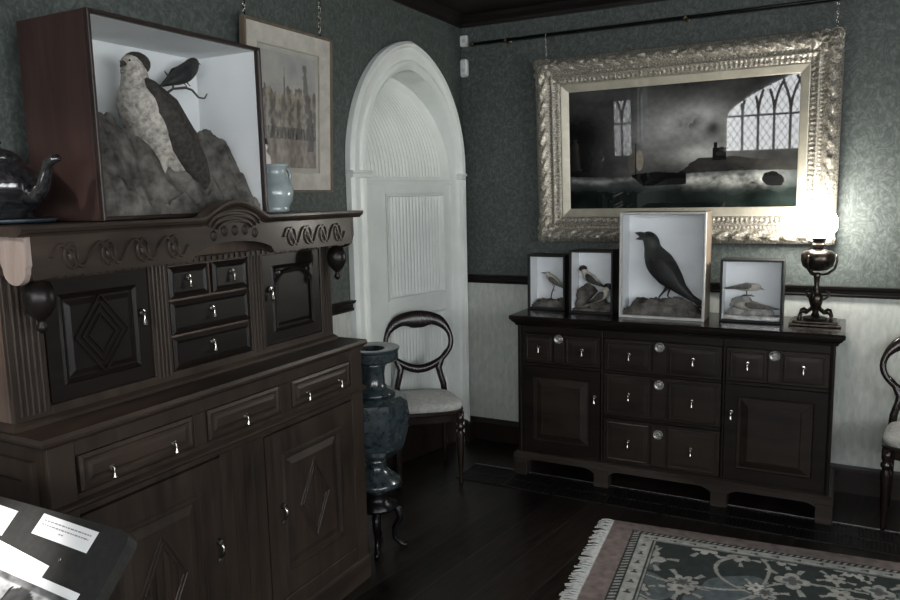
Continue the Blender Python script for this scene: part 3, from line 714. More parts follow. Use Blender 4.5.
# ------------------------------------------------------------------ birds
def loftbird(name, label, loc, rz, s, spine, mats, wing=None, tail=None, legs=None, beak=None, group=None, feet=True, head=None, stagger=0.0):
    """local x = forwards, z = up; spine (x, z, side radius, vertical radius)"""
    t = thing(name, label, 'bird', loc, rz, group)
    # densify with Catmull-Rom so the body is one smooth surface
    S = []
    for i in range(len(spine) - 1):
        p0, p1, p2, p3 = spine[max(i - 1, 0)], spine[i], spine[i + 1], spine[min(i + 2, len(spine) - 1)]
        for k in range(5):
            u = k / 5
            S.append([.5 * ((2 * p1[j]) + (-p0[j] + p2[j]) * u + (2 * p0[j] - 5 * p1[j] + 4 * p2[j] - p3[j]) * u * u + (-p0[j] + 3 * p1[j] - 3 * p2[j] + p3[j]) * u ** 3) for j in range(4)])
    S.append(list(spine[-1]))
    MB().tube([(p[0] * s, 0, p[1] * s) for p in S], [(max(p[2], .001) * s, max(p[3], .001) * s) for p in S], 20, up=(0, 1, 0)).build('body', mats['body'], t, smooth=True)
    if head:
        MB().sphere((head[0] * s, 0, head[1] * s), head[2] * s, 16, 10, sc=(1.15, .95, .92)).build('cap', mats['head'], t, smooth=True)
    if wing:
        for sg in (-1, 1):
            MB().tube([(x * s, sg * y * s, z * s) for x, y, z, a, b_ in wing], [(a * s, b_ * s) for x, y, z, a, b_ in wing], 14, up=(0, 1, 0)).build('wing', mats['wing'], t, smooth=True)
    if tail:
        MB().tube([(x * s, 0, z * s) for x, z, a, b_ in tail], [(a * s, b_ * s) for x, z, a, b_ in tail], 12, up=(0, 1, 0)).build('tail', mats['tail'], t, smooth=True)
    if beak:
        m = MB()
        for seg in beak: m.tube([(x * s, 0, z * s) for x, z, r in seg], [r * s for x, z, r in seg], 8)
        m.build('beak', M['beak'], t, smooth=True)
    if legs:
        for sg in (-1, 1):
            m = MB(); L_ = [(x + sg * stagger * (k_ / len(legs)), y * sg, z) for k_, (x, y, z, r) in enumerate(legs)]
            m.tube([(x * s, y * s, z * s) for x, y, z in L_], [r * s for x, y, z, r in legs], 8)
            fx, fy, fz = L_[-1]; r = legs[-1][3]
            if feet:
                for dx, dy in ((.045, .0), (.038, .02), (.038, -.02), (-.03, 0)):
                    m.tube([(fx * s, fy * s, fz * s), ((fx + dx * .6) * s, (fy + dy * .6) * s, (fz + .002) * s), ((fx + dx) * s, (fy + dy) * s, (fz - .006) * s)], [r * s * .9, r * s * .8, r * s * .3], 6)
            m.build('leg', mats.get('leg', M['beak']), t, smooth=True)
    hx, hz, hr = spine[-2][0], spine[-2][1], spine[-2][2]
    for sg in (-1, 1):
        MB().sphere((hx * s, sg * hr * .88 * s, (hz + hr * .15) * s), hr * .17 * s, 8, 6).build('eye', M['kettle'], t, smooth=True)
    return t

def mound(name, label, loc, w, d, fn, mat, nu=60, nv=26, rz=0):
    """papier-mache groundwork: closed height-field, x across, y front (0) to back (d)"""
    m = MB()
    m.grid(lambda u, v: (u * w, v * d, max(.004, fn(u, v))), nu, nv)
    b = len(m.v)
    edge = [i for i in range(nu + 1)] + [j * (nu + 1) + nu for j in range(1, nv + 1)] + [nv * (nu + 1) + i for i in range(nu - 1, -1, -1)] + [j * (nu + 1) for j in range(nv - 1, 0, -1)]
    for e in edge: x, y, z = m.v[e]; m.v.append((x, y, 0))
    n = len(edge)
    for k in range(n): m.f.append((edge[k], edge[(k + 1) % n], b + (k + 1) % n, b + k))
    m.f.append(tuple(b + k for k in range(n)))
    o = m.build(name, mat, loc=loc, ang=50); o.rotation_euler = (0, 0, rz)
    return tag(o, label, 'groundwork')

# ------------------------------------------------------------------ glazed cases
def case(name, label, loc, rz, w, d, h, ft, side_mat, frame_mat, back_mat, group, top_mat=None, fd=.018, glass=True):
    """local: front at y=0 facing -y, depth towards +y, x from 0 to w"""
    t = thing(name, label, 'display case', loc, rz, group); wt = .009
    for x0, x1 in ((0, wt), (w - wt, w)):
        MB().box(x0, x1, .008, d, 0, h, .001).build('side', side_mat, t)
    MB().box(wt, w - wt, .008, d, h - wt, h, .001).build('top', top_mat or side_mat, t)
    MB().box(wt, w - wt, .008, d, 0, wt, .001).build('bottom', side_mat, t)
    m = MB()
    m.box(wt, w - wt, d - wt, d - .001, wt, h - wt); m.box(wt, wt + .002, .012, d - wt, wt, h - wt); m.box(w - wt - .002, w - wt, .012, d - wt, wt, h - wt); m.box(wt, w - wt, .012, d - wt, h - wt - .002, h - wt); 
    m.build('lining', back_mat, t)
    MB().frame(0, w, 0, h, [(0, .008), (0, -fd * .5), (.002, -fd * .6), (ft - .003, -fd * .6), (ft, -fd * .35), (ft, .008)]).build('front_frame', frame_mat, t)
    if glass: MB().box(ft, w - ft, 0, .002, ft, h - ft).build('glass', M['glass'], t)
    return t
GB = 'glazed bird cases on the sideboard'
ZT = .9205
case('display_case', 'smallest black-edged bird case, leftmost on the sideboard, holding a single bird on a twig', (.532, -.25, ZT), 0, .226, .13, .316, .012, M['black_frame'], M['black_frame'], M['case_back'], GB)
case('display_case', 'black-edged bird case holding two birds on rocks, second from the left on the sideboard', (.803, -.31, ZT), 0, .246, .15, .348, .010, M['black_frame'], M['black_frame'], M['case_back'], GB)
case('display_case', 'tallest bird case on the sideboard, pale-framed and holding a large black crow', (1.097, -.355, ZT), 0, .438, .17, .557, .013, M['case_side_brown'], M['pale_frame'], M['case_back'], GB, fd=.014)
case('display_case', 'wide low bird case holding two birds on pale rocks, nearest the oil lamp', (1.601, -.305, ZT), 0, .294, .13, .316, .010, M['black_frame'], M['black_frame'], M['case_back'], GB)
case('display_case', 'large reddish-brown bird case on top of the carved cupboard, holding a hawk', (.365, -2.918, 1.535), R(90), .660, .290, .556, .011, M['case_wood'], M['case_edge'], M['case_grey'], None)

# single bird on a twig
def rk(seed, base, amp, prof=None, fq=6):
    def f(u, v):
        p = prof(u, v) if prof else 1.0
        return base * p + amp * fbm(u * fq + seed, v * fq * .6, seed) * p
    return f
mound('rocky_ground', 'low dark rocky ground in the smallest case, under the twig', (.545, -.232, ZT + .010), .20, .10, rk(1, .034, .022, lambda u, v: smooth01(0, .2, u) * smooth01(1.0, .85, u) * .6 + .4), M['rock'], 30, 14)
tw = MB().tube([(.651, -.185, ZT + .03), (.650, -.185, ZT + .07), (.655, -.183, ZT + .095), (.665, -.180, ZT + .122), (.668, -.178, ZT + .136)], [.004, .0035, .003, .003, .002], 7)
tw.tube([(.656, -.183, ZT + .10), (.672, -.178, ZT + .108)], [.002, .001], 6)
tag(tw.build('twig', M['twig'], smooth=True), 'thin upright twig in the smallest bird case', 'twig')
SM = [(-.075, -.008, .006, .003), (-.055, .006, .014, .010), (-.03, .024, .026, .024), (0, .045, .030, .030), (.024, .064, .024, .025), (.038, .080, .020, .020), (.050, .086, .014, .013), (.060, .086, .003, .003)]
loftbird('small_bird', 'slender grey-brown bird perched on the upright twig', (.660, -.180, ZT + .131), R(180), .82, SM,
         dict(body=M['feather_cream'], wing=M['feather_grey'], tail=M['feather_grey'], head=M['feather_grey']),
         wing=[(.022, .022, .062, .004, .010), (0, .028, .044, .006, .020), (-.035, .022, .018, .005, .014), (-.080, .008, -.012, .002, .004)],
         tail=[(-.055, .002, .010, .005), (-.09, -.024, .012, .003), (-.125, -.052, .013, .002)],
         legs=[(0, .010, .025, .003), (.004, .010, .01, .002), (.0, .008, .0, .002)],
         beak=[[(.056, .088, .005), (.075, .090, .003), (.092, .088, .0008)]], feet=False)
m = MB(); m.tube([(.640, -.180, ZT + .208), (.634, -.180, ZT + .222), (.631, -.180, ZT + .232)], [.003, .002, .0008], 6)

# two birds on rocks
def blockrock(m, c, r, sc, seed, n=20, k=14):
    b0 = len(m.v); m.sphere(c, r, n, k, sc)
    for i in range(b0, len(m.v)):
        p = Vector(m.v[i]); d = (p - Vector(c)); nn = 1 + .28 * fbm(d.x * 22 + seed, d.y * 22, d.z * 22 + seed); m.v[i] = tuple(Vector(c) + d * nn)
m = MB(); x0, y0 = .813, -.215
blockrock(m, (x0 + .065, y0, ZT + .098), .062, (1.0, .75, .85), 3); blockrock(m, (x0 + .05, y0 - .03, ZT + .045), .045, (1.0, .8, .7), 5)
blockrock(m, (x0 + .12, y0 - .01, ZT + .045), .055, (1.0, .8, .75), 8); blockrock(m, (x0 + .175, y0 - .02, ZT + .032), .042, (1.0, .9, .6), 9); m.box(x0, x0 + .225, -.296, -.175, ZT + .0095, ZT + .022, .003)
tag(m.build('rock_pile', M['rock'], ang=50), 'heap of grey rocks inside the second case from the left', 'groundwork')
SB2 = [(-.07, .0, .008, .006), (-.045, .012, .020, .018), (-.01, .034, .030, .030), (.02, .055, .030, .030), (.036, .078, .022, .022), (.044, .094, .022, .020), (.056, .098, .014, .014), (.066, .096, .003, .003)]
WG2 = [(.022, .024, .062, .005, .014), (-.005, .029, .040, .007, .024), (-.04, .022, .014, .006, .014), (-.09, .006, -.012, .002, .004)]
TL2 = [(-.06, .004, .012, .005), (-.09, -.012, .013, .003), (-.115, -.026, .013, .002)]
loftbird('small_bird', 'pale-breasted dark-headed bird standing on top of the rocks', (.892, -.215, ZT + .152), R(180), .88, SB2,
         dict(body=M['feather_cream'], wing=M['feather_dark'], tail=M['feather_dark'], head=M['feather_black']), wing=WG2, tail=TL2,
         legs=[(.002, .012, .01, .003), (.004, .012, -.004, .002), (.004, .012, -.012, .002)], beak=[[(.062, .098, .005), (.082, .094, .001)]], head=(.046, .1, .0235))
loftbird('small_bird', 'pale-breasted dark-headed bird crouching low at the right foot of the rocks', (.968, -.262, ZT + .062), R(12), .86, SB2,
         dict(body=M['feather_cream'], wing=M['feather_dark'], tail=M['feather_dark'], head=M['feather_black']), wing=WG2, tail=TL2,
         legs=[(.002, .012, .01, .003), (.004, .012, -.004, .002), (.004, .012, -.012, .002)], beak=[[(.062, .098, .005), (.082, .094, .001)]], head=(.046, .1, .0235))

# the crow
CX, CY = 1.298, -.265
mound('log_base', 'knobbly grey-brown log and ground beneath the crow', (1.112, -.338, ZT + .0095), .408, .135,
      lambda u, v: .024 + .062 * smooth01(.04, .16, u) * smooth01(1.02, .70, u) * math.sin(PI * min(1, v * 1.0 + .1)) ** .6 + .022 * fbm(u * 7, v * 3, 4.2) * (1 - abs(2 * v - 1)) + .01 * fbm(u * 22, v * 9, 2.0), M['rock'], 90, 30)
CROW = [(-.14, .038, .010, .012), (-.105, .066, .028, .026), (-.065, .105, .050, .050), (-.025, .148, .066, .066), (.012, .195, .068, .070), (.036, .238, .054, .056), (.048, .272, .042, .042), (.056, .303, .041, .040), (.076, .322, .038, .035), (.096, .327, .020, .020), (.104, .327, .006, .006)]
loftbird('crow', 'large black crow with open beak, standing on a log inside the tallest sideboard case', (CX, CY, ZT + .088), R(180), 1.03, CROW,
         dict(body=M['feather_black'], wing=M['feather_black'], tail=M['feather_black'], head=M['feather_black']),
         wing=[(.042, .050, .222, .006, .022), (.010, .062, .185, .010, .050), (-.035, .058, .130, .012, .050), (-.09, .042, .070, .010, .026), (-.15, .028, .020, .006, .012), (-.212, .018, -.012, .002, .006)],
         tail=[(-.11, .055, .024, .010), (-.15, .020, .024, .007), (-.19, -.018, .026, .005), (-.226, -.055, .026, .003)],
         legs=[(-.040, .030, .078, .014), (-.028, .030, .050, .006), (-.012, .028, .022, .004), (-.014, .028, .002, .004)],
         stagger=.03, beak=[[(.092, .332, .018), (.116, .342, .012), (.142, .347, .001)], [(.090, .320, .013), (.112, .318, .009), (.136, .314, .001)]])

# two birds on pale rocks, case D
m = MB(); x0 = 1.613
blockrock(m, (x0 + .085, -.225, ZT + .085), .052, (1.25, .7, .75), 13); blockrock(m, (x0 + .15, -.235, ZT + .045), .055, (1.7, .75, .6), 15); blockrock(m, (x0 + .06, -.245, ZT + .042), .045, (1.0, .75, .75), 18)
m.box(x0, x0 + .27, -.293, -.19, ZT + .0095, ZT + .028, .003)
tag(m.build('rock_pile', M['rock_pale'], ang=50), 'pale rocks inside the wide low case beside the lamp', 'groundwork')
SB3 = [(-.10, .030, .006, .004), (-.07, .034, .014, .010), (-.03, .038, .024, .020), (.01, .040, .028, .024), (.040, .040, .024, .022), (.062, .040, .018, .018), (.074, .036, .012, .012), (.082, .032, .003, .003)]
WG3 = [(.03, .022, .046, .004, .012), (0, .027, .046, .006, .018), (-.05, .020, .038, .005, .012), (-.125, .006, .028, .002, .003)]
TL3 = [(-.08, .032, .010, .005), (-.11, .030, .012, .003), (-.135, .028, .012, .002)]
loftbird('shore_bird', 'grey-backed bird standing upright on the pale rocks', (x0 + .105, -.225, ZT + .135), 0, .86, SB3,
         dict(body=M['feather_cream'], wing=M['feather_grey'], tail=M['feather_dark'], head=M['feather_dark']), wing=WG3, tail=TL3,
         legs=[(.0, .010, .022, .003), (.003, .010, .0, .002), (.003, .010, -.010, .002)], beak=[[(.080, .034, .004), (.100, .026, .001)]])
loftbird('shore_bird', 'dusky bird sitting low in front of the pale rocks with its tail to the right', (x0 + .135, -.272, ZT + .042), R(182), .95, SB3,
         dict(body=M['feather_cream'], wing=M['feather_grey'], tail=M['feather_dark'], head=M['feather_dark']), wing=WG3, tail=TL3, beak=[[(.080, .034, .004), (.100, .026, .001)]])

# hawk and songbird in the big case (case interior: world x .03-.36, y -2.89..-2.265, z 1.545..)
YR = [(-2.92, .30), (-2.74, .285), (-2.70, .262), (-2.66, .258), (-2.59, .215), (-2.50, .20), (-2.44, .212), (-2.40, .272), (-2.34, .264), (-2.29, .225), (-2.262, .16)]
def rocky(y):
    for (a, za), (b_, zb) in zip(YR, YR[1:]):
        if a <= y <= b_: return za + (zb - za) * (y - a) / (b_ - a)
    return YR[-1][1]
def rockfn(u, v):
    y = -2.898 + .625 * u
    hgt = rocky(y) * (.16 + .84 * smooth01(.0, .55, v + .15 * fbm(u * 4, 1.3, 0))) * (1 - .35 * smooth01(.70, 1, v))
    return hgt + .035 * fbm(u * 6, v * 3, 7.7) * (1.1 - v) + .024 * fbm(u * 18, v * 9, 1.1)
mound('rock_mound', 'craggy grey-brown rockwork filling the lower half of the hawk case', (.350, -2.898, 1.546), .625, .262, rockfn, M['rock'], 110, 44, R(90))
HK = [(-.245, -.225, .016, .010), (-.20, -.180, .034, .022), (-.13, -.105, .052, .040), (-.07, -.03, .076, .058), (-.022, .05, .088, .068), (.008, .105, .076, .060), (.014, .150, .046, .044), (.018, .185, .038, .038), (.030, .207, .037, .033), (.046, .212, .022, .020), (.052, .211, .006, .006)]
hk = loftbird('hawk', 'large pale-breasted hawk with dark wings perched on rockwork in the big case', (.235, -2.648, 1.785), R(-78), 1.0, HK,
         dict(body=M['feather_pale'], wing=M['feather_brown'], tail=M['feather_brown'], head=M['feather_brown'], leg=M['feather_cream']),
         wing=[(.016, .046, .165, .004, .005), (.006, .054, .148, .014, .018), (-.030, .074, .085, .028, .046), (-.095, .070, -.015, .030, .056), (-.155, .058, -.095, .026, .044), (-.205, .036, -.160, .016, .026), (-.250, .014, -.222, .005, .008)],
         tail=[(-.20, -.185, .04, .012), (-.235, -.210, .042, .008), (-.258, -.228, .040, .004)],
         legs=[(-.045, .028, -.055, .022), (-.040, .032, -.09, .014), (-.038, .032, -.115, .006), (-.036, .032, -.130, .006)],
         beak=[[(.044, .210, .010), (.058, .206, .007), (.065, .195, .0015)]], head=(.006, .213, .038))
hk.rotation_euler = (0, 0, R(-90)); 
tw = MB().tube([(.17, -2.52, 1.76), (.165, -2.515, 1.87), (.165, -2.498, 1.926), (.165, -2.455, 1.952), (.165, -2.40, 1.962), (.165, -2.372, 1.957), (.165, -2.345, 1.935), (.165, -2.318, 1.935), (.165, -2.305, 1.952)], [.006, .005, .0045, .004, .0045, .004, .0035, .003, .002], 8)
tw.tube([(.165, -2.455, 1.952), (.165, -2.452, 1.978), (.165, -2.480, 1.998), (.165, -2.486, 2.006)], [.003, .003, .0025, .0015], 6)
tag(tw.build('curved_twig', M['twig'], smooth=True), 'dark curling twig behind the hawk in the big case', 'twig')
SG = [(-.10, -.035, .010, .005), (-.065, -.018, .020, .014), (-.03, .0, .030, .026), (0, .018, .034, .032), (.028, .038, .030, .030), (.045, .056, .025, .025), (.058, .066, .018, .018), (.068, .066, .004, .004)]
loftbird('songbird', 'small dark songbird perched on the curling twig behind the hawk', (.165, -2.405, 1.990), R(90), .92, SG,
         dict(body=M['feather_dark'], wing=M['feather_black'], tail=M['feather_dark'], head=M['feather_dark']),
         wing=[(.02, .026, .042, .005, .014), (-.01, .032, .018, .007, .024), (-.05, .024, -.010, .006, .014), (-.10, .008, -.034, .002, .004)],
         tail=[(-.09, -.030, .012, .005), (-.125, -.040, .012, .003), (-.155, -.052, .010, .002)],
         legs=[(.0, .008, -.008, .004), (.012, .008, -.018, .002), (.02, .008, -.024, .002)], beak=[[(.066, .068, .006), (.086, .062, .001)]], feet=False)

# ------------------------------------------------------------------ oil lamp
LX, LY = 2.040, -.245
lamp = thing('oil_lamp', 'bronze oil lamp with glowing white globe on the right end of the sideboard', 'lamp', (LX, LY, ZT))
b = MB().box(-.115, .115, -.085, .085, .0, .012, .004); b.box(-.10, .10, -.07, .07, .012, .026, .005); b.lathe([(.06, .024), (.055, .034), (.03, .042)], (0, 0, 0), 16)
b.build('base', M['lamp_metal'], lamp)
for k in range(4):
    a = R(45 + 90 * k); ca, sa = math.cos(a), math.sin(a)
    P = [(.015, .10), (.03, .075), (.055, .06), (.075, .068), (.092, .062), (.10, .045), (.098, .030)]
    m = MB().tube([(r_ * ca, r_ * sa, z) for r_, z in P], [.006, .007, .007, .008, .007, .006, .008], 8); m.sphere((.098 * ca, .098 * sa, .034), .010)
    m.build('scroll_foot', M['lamp_metal'], lamp, smooth=True)
b = MB().lathe([(.022, .04), (.014, .06), (.020, .075), (.028, .10), (.034, .125), (.026, .15), (.014, .165), (.018, .175), (.012, .19), (.014, .23), (.020, .245), (.012, .255)], (0, 0, 0), 18)
for k in range(3):
    a = R(20 + 120 * k); b.tube([(.03 * math.cos(a), .03 * math.sin(a), .12), (.055 * math.cos(a), .055 * math.sin(a), .135), (.06 * math.cos(a), .06 * math.sin(a), .155), (.045 * math.cos(a), .045 * math.sin(a), .165)], [.005, .006, .005, .004], 7)
b.build('stem', M['lamp_metal'], lamp, smooth=True)
b = MB()
for k in range(3):
    a = R(0 + 120 * k); b.tube([(r_ * math.cos(a), r_ * math.sin(a), z) for r_, z in ((.012, .245), (.045, .250), (.075, .275), (.084, .31), (.080, .345))], [.005, .006, .006, .005, .004], 8)
b.build('cradle', M['lamp_metal'], lamp, smooth=True)
MB().lathe([(.01, .262), (.045, .268), (.068, .288), (.077, .318), (.075, .343), (.062, .360), (.030, .368), (.02, .374)], (0, 0, 0), 28).build('reservoir', M['lamp_metal'], lamp, smooth=True)
b = MB().lathe([(.018, .37), (.028, .378), (.030, .392), (.022, .400), (.026, .412), (.036, .420), (.038, .424), (.02, .424)], (0, 0, 0), 20)
for k in range(16):
    a = 2 * PI * k / 16; b.tube([(.030 * math.cos(a), .030 * math.sin(a), .42), (.040 * math.cos(a), .040 * math.sin(a), .436)], .0018, 5)
b.build('burner', M['lamp_metal'], lamp)
MB().lathe([(.034, .425), (.055, .436), (.074, .462), (.080, .492), (.076, .520), (.062, .546), (.040, .562), (.036, .578), (.040, .590)], (0, 0, 0), 28).build('globe_shade', M['shade'], lamp, smooth=True, label='glowing white opal glass globe')

# ------------------------------------------------------------------ gilt-framed sea painting
pw, ph = 1.578, 1.040
pa = thing('seascape_painting', 'large stormy seascape in an ornate gilt frame hanging above the sideboard', 'painting', (.530, -.028, 1.302))
pa.rotation_euler = (R(3.4), 0, 0)
PR_ = [(0, -.012), (0, -.030), (.004, -.040), (.012, -.046), (.024, -.060), (.040, -.068), (.056, -.064), (.070, -.052), (.082, -.040), (.092, -.038), (.100, -.046), (.106, -.048), (.112, -.040), (.122, -.034), (.134, -.034), (.142, -.028), (.146, -.024)]
def prof_at(t):
    for (a, ya), (b_, yb_) in zip(PR_, PR_[1:]):
        if a <= t <= b_ and b_ > a: return ya + (yb_ - ya) * (t - a) / (b_ - a)
    return PR_[-1][1]
def ornament(s, t):
    # s runs along the member, t across it : leafy relief, finer beading inside
    if t < .016: return .002 * math.sin(s * 2 * PI / .018)
    if t < .076:
        c = (t - .016) / .060
        leaf = math.sin(s * 2 * PI / .085 + 2.2 * math.sin(c * PI * 1.5)) * math.sin(c * PI)
        return .0075 * leaf + .006 * fbm(s * 48, t * 60, 1.0, 3) * math.sin(c * PI) ** .5
    if .078 < t < .096: return .003 * math.sin(s * 2 * PI / .02) * math.sin((t - .078) / .018 * PI)
    if .110 < t < .140: return .0045 * fbm(s * 75, t * 80, 5.0, 2) + .002 * math.sin(s * 2 * PI / .024)
    return 0
g = MB(); NT = 30
def member(L_, place):
    nu = int(L_ / .0055)
    def fn(u, v):
        t = v * .146; s0 = t; s = s0 + (L_ - 2 * t) * u
        y = prof_at(t) - ornament(s, t) * min(1, min(u, 1 - u) * 40 + .5)
        dc = min(s, L_ - s)
        # raised leafy corner clusters
        y -= .020 * smooth01(.20, .06, dc) * math.sin(PI * min(1, t / .12)) ** .7 * (1 + .8 * fbm(s * 30, t * 30, 9.0, 3)) if t < .12 else 0
        return place(s, t, y)
    g.grid(fn, nu, NT)
member(pw, lambda s, t, y: (s, y, t)); member(pw, lambda s, t, y: (s, y, ph - t)); member(ph, lambda s, t, y: (t, y, s)); member(ph, lambda s, t, y: (pw - t, y, s))
g.frame(0, pw, 0, ph, [(0, -.012), (0, .004), (.14, .004), (.14, -.012)])
for cx, cz in ((.032, .032), (pw - .032, .032), (.032, ph - .032), (pw - .032, ph - .032)):
    sx = 1 if cx < 1 else -1; sz = 1 if cz < .5 else -1
    for k, (dx, dz, r) in enumerate(((.0, .0, .030), (.05, -.006, .022), (-.006, .05, .022), (.095, -.004, .016), (-.004, .095, .016), (.045, .045, .028))):
        g.sphere((cx + sx * dx, -.058, cz + sz * dz), r, 10, 7, sc=(1, .6, 1))
        g.tube([(cx + sx * dx + r * 1.05 * math.cos(a), -.055, cz + sz * dz + r * 1.05 * math.sin(a)) for a in [2 * PI * i / 12 for i in range(12)]], .004, 6, closed=True)
g.build('gilt_frame', M['gold'], pa, ang=60)
MB().frame(.146, pw - .140, .145, ph - .145, [(0, -.026), (.006, -.028), (.040, -.014), (.046, -.010), (.046, .0), (0, .0)]).build('gilt_slip', M['gold_plain'], pa)
def sea(u, v):
    # u left-right, v bottom-top (0..1)
    t = 1 - v
    n1 = fbm(u * 3.2, t * 2.6, 3.1, 5); n2 = fbm(u * 9, t * 8, 7.3, 4); n3 = fbm(u * 40, t * 30, 1.7, 3)
    g_ = .030 + .020 * n1
    g_ += .16 * math.exp(-(((u - .50) / .22) ** 2 + ((t - .42) / .26) ** 2)) * (1 + .8 * n1)
    g_ += .15 * math.exp(-(((u - .58) / .13) ** 2 + ((t - .28) / .10) ** 2)) * (1 + .6 * n2)
    g_ += .17 * math.exp(-(((u - .60) / .10) ** 2 + ((t - .56) / .07) ** 2))
    g_ *= 1 - .75 * math.exp(-(((u - .56) / .055) ** 2 + ((t - .32 + .03 * n1) / .05) ** 2)) * (1 if n2 > -.4 else .5)
    g_ *= 1 - .8 * math.exp(-(((u - .655) / .035) ** 2 + ((t - .37) / .06) ** 2))
    g_ *= 1 - .7 * smooth01(.30, .05, u) * smooth01(.1, .3, t)
    col = [max(0.004, g_) * k for k in (1.0, 1.0, .98)]
    hz = .72 + .012 * math.sin(u * 6)
    head = .60 + .018 * n1 + .03 * smooth01(.62, .52, u) + .05 * smooth01(.95, .55, u) * 0 + .075 * smooth01(.75, 1.0, u) - .01 * n2
    head = max(head, .735 - (u - .49) * 1.3 + .012 * n3)
    if u > .49 and head < t < hz: col = [.022 + .012 * n2, .021 + .012 * n2, .020 + .01 * n2]
    if .655 < u < .712 and .52 + .01 * n3 < t < .62: col = [.010, .010, .010]
    if .66 < u < .675 and .48 < t < .55: col = [.012, .012, .012]
    if t > hz:
        d = (t - hz) / (1 - hz)
        col = mixc((.045, .050, .050), (.010, .013, .012), smooth01(.15, .55, d)); f = .5 + .9 * n2
        col = [c * max(.2, 1 + .6 * n2) for c in col]
        surf = 0
        if u > .5: surf = math.exp(-((d - .22 - .10 * n1) / .17) ** 2) * smooth01(.5, .56, u) * smooth01(1.0, .82, u)
        else: surf = .55 * math.exp(-((d - .10 - .06 * math.sin(u * 14)) / .07) ** 2) * smooth01(.0, .03, u)
        col = mixc(col, (.30, .30, .28), max(0, min(1, surf * (.75 + .7 * n2 + .3 * n3))))
        if .86 < u < .95 and .02 < d < .42 and (u - .905) ** 2 / .0018 + (d - .25) ** 2 / .035 < 1 + n2: col = (.010, .010, .010)
    # hull and sails
    hull = .735 - .05 * (u - .42)
    if .30 < u < .545 and hull - .03 - .02 * n2 < t < hull + .075 * smooth01(.3, .36, u): col = (.009, .009, .009)
    if ((u - .335) / .018) ** 2 + ((t - .60) / .085) ** 2 < 1: col = mixc(col, (.20, .175, .135), .75)
    if ((u - .30) / .018) ** 2 + ((t - .62) / .09) ** 2 < 1: col = mixc(col, (.07, .065, .055), .7)
    if abs(u - .318) < .003 and .46 < t < .72: col = (.01, .01, .01)
    col = [max(.0015, (c * 1.15 - .006) * (1 + .18 * n3)) for c in col]
    return tuple(col)
M['sea'] = attr_mat('varnished_seascape_canvas', .9, coat=1.0, coatr=.015)
M['sea'].node_tree.nodes['Principled BSDF'].inputs['Specular IOR Level'].default_value = .02
MB().grid(lambda u, v: (.190 + (pw - .374) * u, -.009, .188 + (ph - .376) * v), 420, 230, sea).build('canvas', M['sea'], pa, label='dark storm at sea with ships')
def chain(parent, x, y, z0, z1, r=.008, sway=0):
    m = MB(); n = int((z1 - z0) / (r * 2.3)); 
    for k in range(n + 1):
        z = z0 + (z1 - z0) * k / n; L_ = []
        for i in range(8):
            a = 2 * PI * i / 8; q = r * .62 * math.cos(a)
            L_.append((x + (q if k % 2 else 0), y + (0 if k % 2 else q), z + r * 1.35 * math.sin(a)))
        m.tube(L_, r * .24, 5, closed=True)
    return m.build('chain', M['steel'], parent, smooth=True)
chain(pa, .075, -.045, 1.05, 1.172); chain(pa, pw - .035, -.045, 1.05, 1.172)

# brass hanging rail
rail = thing('picture_rail_rod', 'dark metal picture rod on brackets high on the wall above the seascape', 'picture rail', (.11, -.06, 2.487))
MB().lathe([(.0095, 0), (.0095, 3.2)], (0, 0, 0), 12, axis='x').build('rod', M['iron'], rail, smooth=True)
MB().lathe([(.001, -.022), (.012, -.018), (.017, -.008), (.014, .002), (.010, .006)], (0, 0, 0), 14, axis='x').build('finial', M['brass_dark'], rail, smooth=True)
for x in (.215, 1.245, 2.3):
    m = MB().lathe([(.016, .058), (.016, .05), (.007, .045), (.007, .0)], (x, 0, 0), 12, axis='y'); m.lathe([(.014, -.008), (.014, .008)], (x, 0, 0), 12, axis='x'); m.sphere((x, -.012, .006), .007)
    m.build('bracket', M['brass_dark'], rail)

# ------------------------------------------------------------------ framed watercolour on the left wall
wc = thing('framed_watercolour', 'pale-framed watercolour of a townscape hanging on the wall behind the cupboard', 'picture', (.012, -1.985, 1.612), R(90))
fw2, fh2 = .562, .680
wc.rotation_euler = (R(2.6), 0, R(90))
MB().frame(0, fw2, 0, fh2, [(0, .006), (0, -.022), (.006, -.024), (.010, -.014), (.010, .006)]).build('frame_edge', M['case_side_brown'], wc)
MB().frame(.010, fw2 - .010, .010, fh2 - .010, [(0, .002), (0, -.014), (.072, -.010), (.072, .002)]).build('flat_gilt_frame', M['pale_gilt'], wc)
MB().frame(.080, fw2 - .080, .080, fh2 - .080, [(0, .0), (0, -.012), (.006, -.012), (.006, .0)]).build('inner_fillet', M['gold_plain'], wc)
MB().box(.084, fw2 - .084, -.004, .004, .084, fh2 - .084).build('mount', M['mat_board'], wc)
def town(u, v):
    n1 = fbm(u * 4, v * 4, 2.0, 4); n2 = fbm(u * 16, v * 12, 5.0, 4); n3 = fbm(u * 30, v * 8, 8.0, 3)
    sky = mixc((.20, .195, .18), (.155, .155, .15), .5 + n1)
    top = .62 + .16 * math.floor(4 * (.5 + .5 * noise.noise(Vector((u * 7, 3.3, 0))))) / 4 + .04 * n2
    if v > top: c = sky
    else:
        c = mixc((.15, .135, .11), (.055, .05, .043), max(0, min(1, .5 + 1.2 * n2 + .4 * math.sin(u * 40))))
        if v < .26: c = mixc((.09, .078, .065), (.14, .12, .10), .5 + n2)
        if .25 < v < .36: c = mixc(c, (.03, .028, .025), .6 + n3)
    if abs(u - .84 - .06 * math.sin(v * 5)) < .075 * (1 - v * .6) + .03 * n2 and .15 < v < .93: c = mixc(c, (.035, .035, .033), .75)
    if abs(u - .40) < .010 * (1.1 - v) * 3 and .5 < v < .88: c = (.07, .065, .06)
    return tuple(max(.01, k * 1.9) for k in c)
M['town'] = attr_mat('watercolour_sheet', .8)
